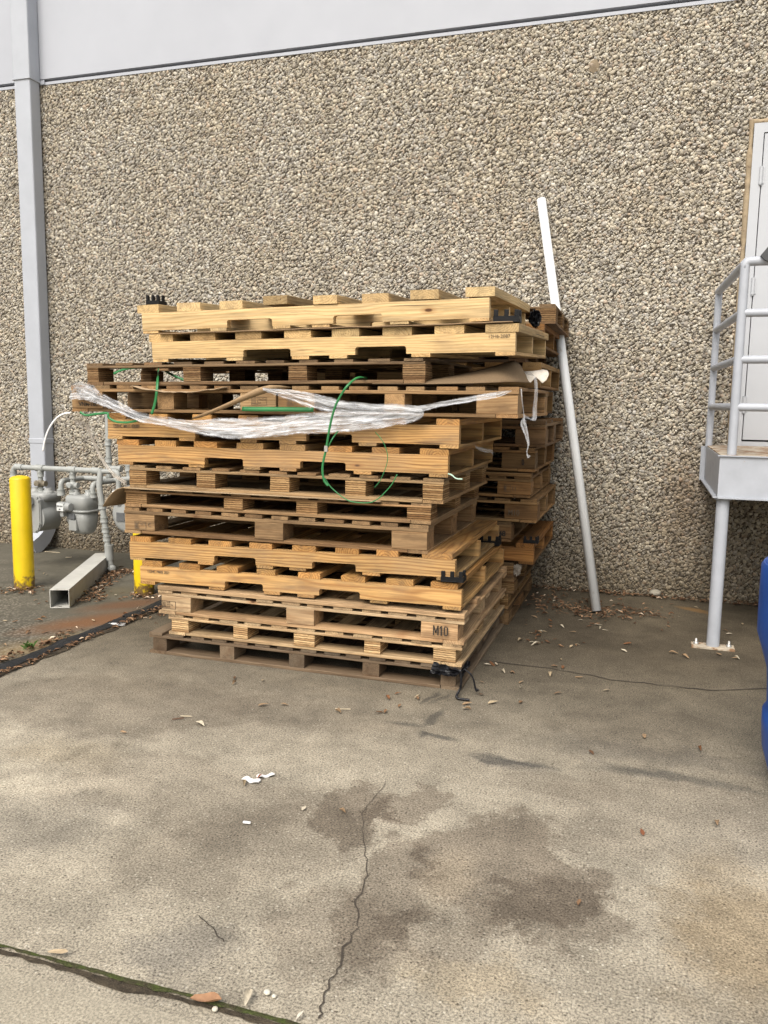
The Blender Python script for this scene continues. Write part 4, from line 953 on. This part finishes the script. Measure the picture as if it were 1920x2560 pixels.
sheet('paper_flap', g, M_CARD, .002, tint=(1.75, 2.2, 3.0), label='pale torn paper flap beside the curled cardboard', cat='paper')

# ------------------------------------------------------------------ stretch film
def film(name, path, mat, seed, folds=3, amp=.012, n=13, sub_=8, **k):
    """path: (u1, v1, u2, v2, y) = the two edges of the sheet at real depth y"""
    P = spline(path, sub_); rows = [[] for _ in range(n)]; G = []; dist = 0; prev = None
    gcs = [[] for _ in range(n)]
    for i, q in enumerate(P):
        A, B = at(q[0], q[1], q[4]), at(q[2], q[3], q[4]); m = (A+B)/2
        if prev is not None: dist += (m-prev).length
        prev = m; wd = (B-A).length
        for j in range(n):
            t = j/(n-1); d = mnoise.noise(Vector((i*.10+seed, t*folds*2.2, seed*3.3)))+.5*mnoise.noise(Vector((i*.3+seed, t*folds*5, seed)))
            p = A.lerp(B, t)+Vector((0, -1, 0))*(amp*d*min(1, wd/.05)-amp*.6*math.sin(t*math.pi))
            p.z += .25*amp*mnoise.noise(Vector((i*.35, t*3, seed+9)))
            rows[j].append(tuple(p)); gcs[j].append((dist, t*wd if False else t*.12, 0))
    r, c = n, len(P); mb = MB()
    mb.add([p for row in rows for p in row], [(i*c+j, i*c+j+1, (i+1)*c+j+1, (i+1)*c+j) for i in range(r-1) for j in range(c-1)], gc=[x for row in gcs for x in row], smooth=True)
    return mb.build(name, mat, **k)
def vb(lst, y): return [(u, a, u, b, y) for u, a, b in lst]
fr_ = empty('stretch_film', at(620, 1100, -2.46), label='torn clear stretch film draped in a long swag across the front stack', cat='plastic film')
def fsub(o): o.parent = fr_; o.location = -fr_.location; return o
belly = [(172, 972, 1000), (215, 958, 1006), (255, 982, 1018), (300, 1004, 1036), (350, 1026, 1058), (420, 1040, 1070), (480, 1046, 1086), (550, 1040, 1100), (620, 1038, 1104), (700, 1034, 1096), (760, 1026, 1090), (850, 1020, 1088), (930, 1015, 1080), (1000, 1012, 1068), (1040, 1014, 1056), (1058, 1024, 1042)]
fsub(film('film_layer', vb(belly, -2.455), M_FILM, 1.0, 4, .022, 19))
fsub(film('film_layer', vb([(u, a+(b-a)*.25, b-1) for u, a, b in belly], -2.462), M_FILM, 5.0, 4, .020, 17))
fsub(film('film_layer', vb([(u, a+2, a+(b-a)*.7) for u, a, b in belly[5:]], -2.468), M_FILM, 9.0, 3, .018, 13))
up = [(655, 968, 976), (690, 970, 992), (740, 973, 1012), (800, 984, 1030), (860, 998, 1038), (930, 1006, 1040), (1000, 1008, 1040), (1054, 1014, 1042)]
fsub(film('film_layer', vb(up, -2.475), M_FILM, 3.0, 3, .02, 15)); fsub(film('film_layer', vb([(u, a, a+(b-a)*.6) for u, a, b in up], -2.482), M_FILM, 4.0, 3, .012, 11))
arm = [(1035, 1012, 1034), (1060, 1010, 1030), (1090, 1004, 1022), (1140, 995, 1013), (1200, 984, 1003), (1240, 977, 997), (1278, 974, 980)]
fsub(film('film_layer', vb(arm, -2.46), M_FILM, 7.0, 3, .014, 11)); fsub(film('film_layer', vb(arm[:-1], -2.468), M_FILM, 11.0, 2, .01, 9))
bun = [(175, 962, 190, 985, -2.45), (196, 948, 196, 998, -2.47), (222, 952, 218, 1002, -2.46), (245, 975, 240, 1010, -2.46)]
fsub(film('film_layer', bun, M_FILM, 13.0, 4, .035, 15)); fsub(film('film_layer', [(a-4, b+6, c+10, d+4, e-.01) for a, b, c, d, e in bun], M_FILM, 14.0, 4, .03, 13))
film('film_strip', [(1312, 930, 1320, 938, -2.08), (1330, 934, 1338, 942, -2.12), (1334, 955, 1345, 955, -2.14), (1335, 985, 1346, 985, -2.14), (1331, 1015, 1343, 1015, -2.14), (1327, 1044, 1342, 1052, -2.15), (1317, 1038, 1318, 1048, -2.2), (1305, 1033, 1306, 1040, -2.25)], M_FILM, 17, 2, .008, 9, label='white plastic film strip hanging down from the paper flap', cat='plastic film')
film('film_strip', [(1300, 972, 1305, 972, -2.42), (1303, 1000, 1307, 1000, -2.42), (1307, 1038, 1312, 1040, -2.4), (1299, 1062, 1317, 1052, -2.4), (1311, 1090, 1322, 1085, -2.4), (1317, 1112, 1324, 1110, -2.4), (1315, 1130, 1319, 1132, -2.4), (1317, 1147, 1328, 1140, -2.4)], M_FILM, 19, 2, .008, 9, label='thin crumpled film scrap dangling below the right end of the fourth pallet', cat='plastic film')
film('film_strip', [(178, 1046, 190, 1062, -2.38), (198, 1048, 203, 1068, -2.36), (220, 1060, 212, 1068, -2.34), (237, 1100, 227, 1104, -2.34), (257, 1140, 245, 1143, -2.34), (286, 1180, 275, 1186, -2.36), (318, 1203, 306, 1212, -2.38)], M_FILMD, 23, 2, .012, 9, label='twisted dusty film strand hanging in front of the vertical gas pipe', cat='plastic film')
film('film_strip', [(1186, 1112, 1190, 1122, -1.9), (1205, 1117, 1204, 1130, -1.88), (1228, 1122, 1225, 1134, -1.85), (1234, 1126, 1231, 1138, -1.85)], M_FILM, 27, 2, .008, 7, label='small film tail poking from the right side of the sixth pallet', cat='plastic film')
film('film_strip', [(1272, 1408, 1285, 1440, -1.13), (1290, 1405, 1292, 1445, -1.14), (1305, 1408, 1300, 1440, -1.13)], M_FILMD, 29, 3, .015, 9, label='cloudy film scrap stuffed low in the rear stack under the jutting pallet', cat='plastic film')

# ------------------------------------------------------------------ straps
def strap(name, pts, wd=.011, mat=None, y=-2.5, horiz=False, **k):
    P = spline([(q[0], q[1], (q[2] if len(q) > 2 else y)) for q in pts], 8); C_ = [at(*q) for q in P]; mb = MB(); V = []
    for i, p in enumerate(C_):
        T = (C_[min(i+1, len(C_)-1)]-C_[max(i-1, 0)]).normalized(); V_ = (p-CO*0-Vector((p.x*.6, -9, 1.2))).normalized()
        tw = i*.03; N = T.cross(Vector((math.sin(tw)*.4, -1, .2))).normalized()*wd/2
        V += [p-N, p+N]
    mb.add(V, [(2*i, 2*i+1, 2*i+3, 2*i+2) for i in range(len(C_)-1)], smooth=True); o = mb.build(name, mat or M_GREEN, **k)
    s = o.modifiers.new('thickness', 'SOLIDIFY'); s.thickness = .0012; s.offset = 0; return o
sg = 'green packing straps on the front stack'
lp = empty('strap', at(818, 1116, -2.52), label='long green packing strap looping down the front below the film', cat='strap', group=sg)
def lsub(o): o.parent = lp; o.location = -lp.location; return o
lsub(strap('strap_band', [(918, 948, -2.30), (908, 943, -2.42), (890, 946, -2.48), (868, 965), (850, 992), (837, 1019), (826, 1060), (819, 1100), (815, 1125), (809, 1150), (806, 1175), (810, 1200), (820, 1215)], .0105, y=-2.53))
lsub(strap('strap_band', [(812, 1195), (825, 1215), (845, 1234), (865, 1248), (884, 1255), (921, 1257), (945, 1247), (965, 1228), (980, 1210), (993, 1186)], .005, y=-2.50))
lsub(strap('strap_band', [(845, 1078, -2.47), (832, 1095), (820, 1118)], .006, y=-2.52))
lsub(strap('strap_band', [(938, 1080, -2.43), (952, 1096), (963, 1116), (969, 1140), (967, 1160), (958, 1185), (948, 1205), (936, 1219)], .0035, y=-2.47))
mb = MB(); q = at(815, 1122, -2.535); mb.box((q.x-.008, q.y-.003, q.z-.014), (q.x+.008, q.y+.003, q.z+.014)); lsub(mb.build('strap_seal', M_GALV))
strap('strap', [(200, 1030), (215, 1038), (240, 1035), (268, 1033), (272, 1044), (290, 1054), (318, 1056), (345, 1051)], .012, y=-2.44, label='green strap tail lying along the left end of the fifth pallet', cat='strap', group=sg)
strap('strap', [(396, 921, -2.2), (394, 945, -2.38), (392, 975, -2.43), (388, 1005, -2.43), (379, 1036, -2.43)], .014, label='green strap running vertically between the third and fourth pallets', cat='strap', group=sg)
strap('strap', [(284, 934, -1.6), (305, 925, -1.6), (330, 920, -1.6), (370, 918, -1.6), (402, 922, -1.7), (430, 937, -1.7), (462, 951, -1.7)], .014, label='green strap crossing inside the left opening of the third pallet', cat='strap', group=sg)
strap('strap', [(605, 1022, -2.425), (650, 1023, -2.425), (700, 1023, -2.425), (784, 1024, -2.425)], .022, label='flat horizontal green strap across the stamped middle blocks', cat='strap', group=sg)
strap('strap', [(176, 1032, -2.42), (160, 1034, -2.42), (140, 1046, -2.42), (122, 1072, -2.42), (112, 1100, -2.42), (107, 1128, -2.42)], .009, M_WHITE, label='thin white plastic strip curving down off the left end of the stack', cat='strap')
strap('strap', [(1120, 1184, -2.40), (1130, 1188, -2.41), (1140, 1196, -2.41), (1156, 1198, -2.41)], .006, plain('pale_green_tape', (.45, .62, .50), .5), label='short pale green tape end at the right corner of the sixth pallet', cat='strap')

# ------------------------------------------------------------------ black film scraps
def rag(name, outline, y, seed, amp=.02, mat=None, **k):
    """crumpled film: rows of (u_left, v_left, u_right, v_right)"""
    P = spline([(*q, y) for q in outline], 4); n = 13; rows = []
    for i, q in enumerate(P):
        A, B = at(q[0], q[1], q[4]), at(q[2], q[3], q[4]); row = []
        for j in range(n):
            t = j/(n-1); d = mnoise.noise(Vector((i*.55+seed, t*6, seed)))
            p = A.lerp(B, t)+Vector((0, -amp*(.6+d), .3*amp*mnoise.noise(Vector((i*.6, t*7, seed+4))))); row.append(tuple(p))
        rows.append(row)
    c = n; mb = MB(); mb.add([p for r in rows for p in r], [(i*c+j, i*c+j+1, (i+1)*c+j+1, (i+1)*c+j) for i in range(len(rows)-1) for j in range(c-1)], smooth=False)
    return mb.build(name, mat or M_BAG, **k)
bg_ = empty('plastic_bag', at(1150, 1690, -2.42), label='torn black plastic bag caught on the lowest right corner of the front stack', cat='plastic bag')
def bsub(o): o.parent = bg_; o.location = -bg_.location; return o
bsub(rag('bag_film', [(1086, 1652, 1154, 1672), (1080, 1668, 1152, 1680), (1078, 1680, 1140, 1688), (1092, 1682, 1125, 1687)], -2.415, 1, .022))
bsub(rag('bag_film', [(1166, 1650, 1178, 1652), (1160, 1664, 1176, 1664), (1150, 1676, 1164, 1678), (1150, 1690, 1160, 1690)], -2.40, 2, .02))
mb = MB()
for pts, r_ in ((([(1152, 1680), (1153, 1705), (1151, 1725), (1160, 1733), (1172, 1738), (1183, 1743)]), .006), (([(1160, 1672), (1176, 1685), (1184, 1700), (1187, 1715), (1190, 1722), (1196, 1724)]), .004), (([(1187, 1718), (1192, 1727), (1195, 1723)]), .006)):
    P = [at(q[0], q[1], -2.435) for q in spline(pts, 4)]; P = [Vector((p.x, p.y-(.09 if p.z < .02 else 0), max(p.z, .008))) for p in P]
    mb.tube(P, r_, 7, rs=[r_*(1+.5*nz(i, 60+r_*1e3, .8)) for i in range(len(P))])
bsub(mb.build('bag_cord', M_BAG))
rag('plastic_scrap', [(1334, 775, 1350, 778), (1326, 790, 1356, 795), (1324, 806, 1350, 812), (1336, 820, 1345, 822)], -1.20, 5, .05, label='crumpled black film wad wedged between the two stack tops', cat='plastic scrap')

# ------------------------------------------------------------------ blue drum at the right edge
dc = Vector((.768, -3.0, 0)); bl = empty('plastic_drum', dc, label='blue moulded plastic drum cut off by the right edge of the photo', cat='drum')
sil = [(1930, 1960), (1921, 1926), (1904, 1856), (1903, 1800), (1905, 1770), (1916, 1762), (1917, 1700), (1916, 1662), (1903, 1612), (1892, 1571), (1895, 1520), (1899, 1460), (1903, 1410), (1910, 1401)]
prof = [(.27, .0), (.31, .02), (.316, .10), (.322, .19), (.332, .250), (.345, .29), (.333, .30), (.318, .305), (.315, .40), (.32, .47), (.352, .60), (.349, .70), (.343, .83), (.335, .862), (.315, .876)]
prof = []
for (u, v) in sil:
    d = CF+CR*((u-960)/FPX)-CU*((v-1280)/FPX); h = Vector((d.x, d.y)); t = ((dc-CO).to_2d()).dot(h)/h.length_squared
    prof.append((((dc-CO).to_2d()-h*t).length, max(0.0, CO.z+d.z*t)))
prof[0] = (prof[0][0], 0.0); ztop = prof[-1][1]; rtop = prof[-1][0]
mb = MB(); mb.lathe((0, 0, 0), prof, 72); mb.build('shell', M_BLUE, bl)
mb = MB(); mb.lathe((0, 0, ztop), [(rtop-.004, 0), (rtop-.006, .006), (rtop-.03, .008), (rtop-.035, .002)], 64); mb.build('lid', M_BLUE, bl)
mb = MB(); mb.lathe((0, -.2, ztop+.002), [(.035, 0), (.035, .02), (.028, .024)], 20); mb.build('bung', M_BLACKP, bl)

# ------------------------------------------------------------------ leaves and litter
def leaf_mat():
    M = NT('dry_leaf', .8, .25); oi = M.n('ObjectInfo'); t = M.attr('tint').outputs['Color']; g = M.attr('gc').outputs['Vector']
    c = oi.outputs['Color']
    n = M.noise(g, 60, 3, .6); c = M.mix(1.0, c, M.ramp(n, [(.3, .7), (.7, 1.15)]), 'MULTIPLY'); c = M.mix(1.0, c, t, 'MULTIPLY'); M.base(c); return M.m
M_LEAF = leaf_mat()
def leaf_geo(L, W, curl, bend, rr):
    """pointed oval blade curled along its midrib"""
    V = []; F = []; n = 8; m = 5
    for i in range(n+1):
        t = i/n; wd = W*math.sin(math.pi*min(1, t*.98+.01))**.75*(1-.25*t)+.0006
        z0 = bend*math.sin(t*math.pi*.9); x = (t-.5)*L
        for j in range(m):
            s = -1+2*j/(m-1); a = s*curl*(1+.3*math.sin(t*5+rr))
            V.append((x, math.sin(a)/max(curl, .2)*wd*.5 if curl > .2 else s*wd*.5, z0+(1-math.cos(a))*wd*.6+.002))
    for i in range(n):
        for j in range(m-1): F.append((i*m+j, i*m+j+1, (i+1)*m+j+1, (i+1)*m+j))
    return V, F
rl = random.Random(11); protos = []
for k in range(7):
    V, F = leaf_geo(rl.uniform(.035, .058), rl.uniform(.014, .024), rl.uniform(.3, 1.5), rl.uniform(-.003, .010), k); mb = MB(); mb.add(V, F, smooth=True)
    zmin = min(v[2] for v in V); mb.v = [(a, b, c-zmin+.0015) for a, b, c in mb.v]
    me_o = mb.build('dry_leaf', M_LEAF); protos.append(me_o)
first = list(protos)
def place_leaf(x, y, sc=1.0, label='small dry leaf lying loose on the concrete', grp='dry leaves scattered over the concrete', pr=None, z=0.0, rz=None, colr=None):
    p = pr if pr is not None else rl.choice(protos)
    o = first.pop(first.index(p)) if p in first else p.copy()
    if o.name not in COL.objects: COL.objects.link(o)
    o.location = (x, y, .006+z); o.rotation_euler = (rl.uniform(-.2, .2), rl.uniform(-.2, .2), rl.uniform(0, 6.3) if rz is None else rz); o.scale = (sc, sc, sc)
    o.color = (*(colr or rl.choice([(.14, .075, .04), (.24, .14, .075), (.33, .22, .125), (.42, .33, .21), (.55, .48, .36), (.20, .09, .04)])), 1)
    return tag(o, label, 'leaf', grp)
# single leaves that can be told apart
place_leaf(*G2(145, 2392), 1.1, 'pale curled leaf on the mossy joint near the lower left corner', pr=protos[2], z=.006, colr=(.5, .38, .24))
place_leaf(*G2(515, 2518), 1.9, 'large curled brown leaf on the near joint beside the broken corner', pr=protos[3], z=.008, rz=.3, colr=(.36, .2, .11))
place_leaf(*G2(620, 2508), .9, 'small brown leaf on the near joint left of the crack end', pr=protos[4], z=.006)
place_leaf(*G2(750, 2552), .7, 'whitish leaf on the moss at the bottom edge', pr=protos[5], z=.006, colr=(.6, .55, .45))
place_leaf(*G2(1605, 2085), .75, 'lone rust brown leaf on the bare right foreground', pr=protos[1], colr=(.22, .085, .04))
place_leaf(*G2(845, 1783), 1.1, 'oak leaf lying before the front stack next to a straw', pr=protos[0])
place_leaf(*G2(1478, 1885), .9, 'flattened brown leaf right of the faint dark marks', pr=protos[6])
# scattered ones
area = [(1300, 1500, 1500, 1620, 46), (1180, 1640, 1420, 1760, 16), (1400, 1560, 1700, 1740, 9), (930, 1735, 1180, 1790, 10), (560, 1690, 900, 1790, 5), (1660, 1500, 1900, 1650, 12), (0, 1500, 120, 1640, 14), (200, 1480, 360, 1600, 8), (100, 1750, 900, 2200, 4), (1250, 1780, 1850, 2300, 4), (60, 1390, 250, 1470, 8)]
for (u0, v0, u1, v1, n_) in area:
    for _ in range(n_):
        p = G2(rl.uniform(u0, u1), rl.uniform(v0, v1))
        if p.y > -.05 or (-2.53 < p.x < -.76 and p.y > -2.42): continue
        if (Vector((.419, -1.2))-p).length < .12: continue
        place_leaf(p.x, p.y, rl.uniform(.65, 1.15))
for q in first: bpy.data.objects.remove(q)
# litter drifts: uncountable
M_LIT = leaf_mat(); M_LIT.name = 'leaf_litter'
def litter(name, spots, label, seed, pale=.12):
    r = random.Random(seed); mb = MB()
    for (x0, y0, x1, y1, wd, n_) in spots:
        for _ in range(n_):
            t = r.random(); x = lerp(x0, x1, t)+r.gauss(0, wd); y = lerp(y0, y1, t)+r.gauss(0, wd)
            if y > -.015: y = -.015-abs(r.gauss(0, .03))
            V, F = leaf_geo(r.uniform(.02, .05), r.uniform(.008, .02), r.uniform(.3, 1.6), r.uniform(0, .008), r.random()*6)
            M_ = Matrix.Translation((x, y, .004+abs(r.gauss(0, .008)))) @ Matrix.Rotation(r.uniform(0, 6.3), 4, 'Z') @ Matrix.Rotation(r.uniform(-.5, .5), 4, 'X')
            k = r.choice([(.30, .24, .2), (.45, .36, .3), (.6, .5, .42), (.9, .8, .7), (.22, .17, .14)]) if r.random() > pale*.3 else (1.9, 2.2, 2.5)
            mb.add([M_ @ Vector(v) for v in V], F, tint=k, smooth=True)
    o = mb.build(name, M_LIT, label=label, cat='leaf litter', kind='stuff'); o.color = (.42, .29, .19, 1); return o
litter('leaf_litter', [(-.95, -.04, 2.0, -.04, .025, 430), (-.75, -.30, -.35, -.60, .15, 150), (-.42, -.66, .05, -.55, .10, 200)], 'brown leaf litter drifted along the foot of the wall', 1)
litter('leaf_litter', [(-3.52, -1.62, -3.95, -.72, .05, 260), (-3.95, -.72, -3.55, -.62, .07, 190)], 'brown leaf litter caught beside the white vinyl post', 2)
litter('leaf_litter', [(-4.25, -1.50, -4.0, -1.52, .05, 70), (-3.35, -1.36, -3.15, -1.34, .04, 60), (-4.6, -1.7, -4.2, -1.62, .08, 50)], 'brown leaf litter around the feet of the bollards', 3)
litter('leaf_litter', [(-2.965, -3.3, -2.965, -1.3, .012, 200), (-3.12, -2.9, -3.12, -2.2, .025, 110), (-2.95, -1.75, -2.7, -1.6, .08, 60)], 'brown leaf litter in the joint beside the black sealant', 4)
def scrap(name, u, v, L, W, rz, mat, label, th=.004, cat='litter', cv=0.0):
    p = G2(u, v); n = 8; top = []; rr = random.Random(u)
    mb = MB(); V = []
    for i in range(n+1):
        t = i/n; x = (t-.5)*L; wv = W*(.8+.3*rr.random())*(1 if 0 < i < n else .5)
        V += [(x, -wv/2, .003+cv*math.sin(t*9)), (x, wv/2, .003+cv*math.sin(t*9)), (x, wv/2, .003+th+cv*math.sin(t*9)), (x, -wv/2, .003+th+cv*math.sin(t*9))]
    F = []
    for i in range(n):
        for k in range(4): F.append((i*4+k, i*4+(k+1) % 4, i*4+4+(k+1) % 4, i*4+4+k))
    F += [(0, 3, 2, 1), (n*4, n*4+1, n*4+2, n*4+3)]
    mb.add(V, F); o = mb.build(name, mat, loc=(p.x, p.y, .002), label=label, cat=cat); o.rotation_euler = (0, 0, rz); return o
wr = empty('paper_wrapper', G2(640, 1950).to_3d(), label='crumpled white paper scrap with a brown leaf on the concrete', cat='litter')
for (u, v, L_, W_, a) in ((628, 1954, .070, .028, -.05), (664, 1943, .066, .017, .6)):
    o = scrap('paper_piece', u, v, L_, W_, a, M_WHITE, None, .003, None, .004); o.parent = wr; o.location = o.location-wr.location
place_leaf(*G2(612, 1962), .9, 'brown leaf pressed against the crumpled white paper scrap'); place_leaf(*G2(649, 1953), .6, 'reddish leaf bit lying on the crumpled white paper', z=.012, colr=(.28, .10, .05))
scrap('paper_scrap', 617, 2061, .026, .010, .1, M_WHITE, 'tiny white paper fleck below the crumpled scrap')
scrap('paper_scrap', 293, 1564, .10, .03, .25, M_WHITE, 'white plastic scrap lying on the side joint', .008)
WOODCHIP = plain('wood_splinter', (.52, .44, .31), .8, .2, 30)
scrap('wood_splinter', 857, 1776, .07, .003, .3, WOODCHIP, 'thin straw splinter beside the oak leaf before the stack')
scrap('wood_splinter', 465, 1794, .05, .004, .2, WOODCHIP, 'pale wood splinter on the concrete left of the stack front')
scrap('wood_splinter', 445, 1800, .05, .006, .7, plain('dark_twig', (.14, .08, .05), .8), 'short brown twig beside the pale splinter')
scrap('wood_splinter', 131, 1382, .16, .012, .0, WOODCHIP, 'long pale wood shard near the downspout outlet')
scrap('wood_splinter', 172, 1395, .05, .014, .6, WOODCHIP, 'small pale chip between the meters and the loose post')
def stone(u, v, r, label, mat=None):
    p = G2(u, v); bm = bmesh.new(); bmesh.ops.create_icosphere(bm, subdivisions=2, radius=r)
    for q in bm.verts: q.co *= 1+.25*mnoise.noise(q.co*60+Vector((u, v, 0))); q.co.z = q.co.z*.7+r*.6
    mb = MB(); mb.bm(bm, smooth=True); mb.build('pebble', mat or plain('pebble_stone', (.60, .56, .46), .7, .1), loc=(p.x, p.y, .003), label=label, cat='pebble')
stone(668, 2489, .0085, 'round pale pebble just above the near joint'); stone(685, 2497, .006, 'smaller tan pebble beside the round pale one'); stone(537, 2530, .007, 'pale pebble next to the large curled leaf')
stone(1637, 1492, .042, 'fist sized broken stone at the foot of the wall under the landing', plain('broken_stone', (.33, .30, .24), .85, .25, 20))
M_TUFT = plain('green_weed', (.08, .17, .03), .7, .2)
mb = MB(); rr = random.Random(5); p = G2(72, 1622)
for _ in range(26):
    a = rr.uniform(0, 6.3); l = rr.uniform(.015, .04); b = Vector((p.x+rr.gauss(0, .012), p.y+rr.gauss(0, .012), .002)); d = Vector((math.cos(a), math.sin(a), 0)); n_ = Vector((-d.y, d.x, 0))*.0022
    mb.add([b-n_, b+n_, b+d*l*.4+Vector((0, 0, l*.8))+n_*.6, b+d*l+Vector((0, 0, l))], [(0, 1, 2, 3)])
mb.build('weed_tuft', M_TUFT, label='tiny green weed growing beside the black joint sealant', cat='weed')
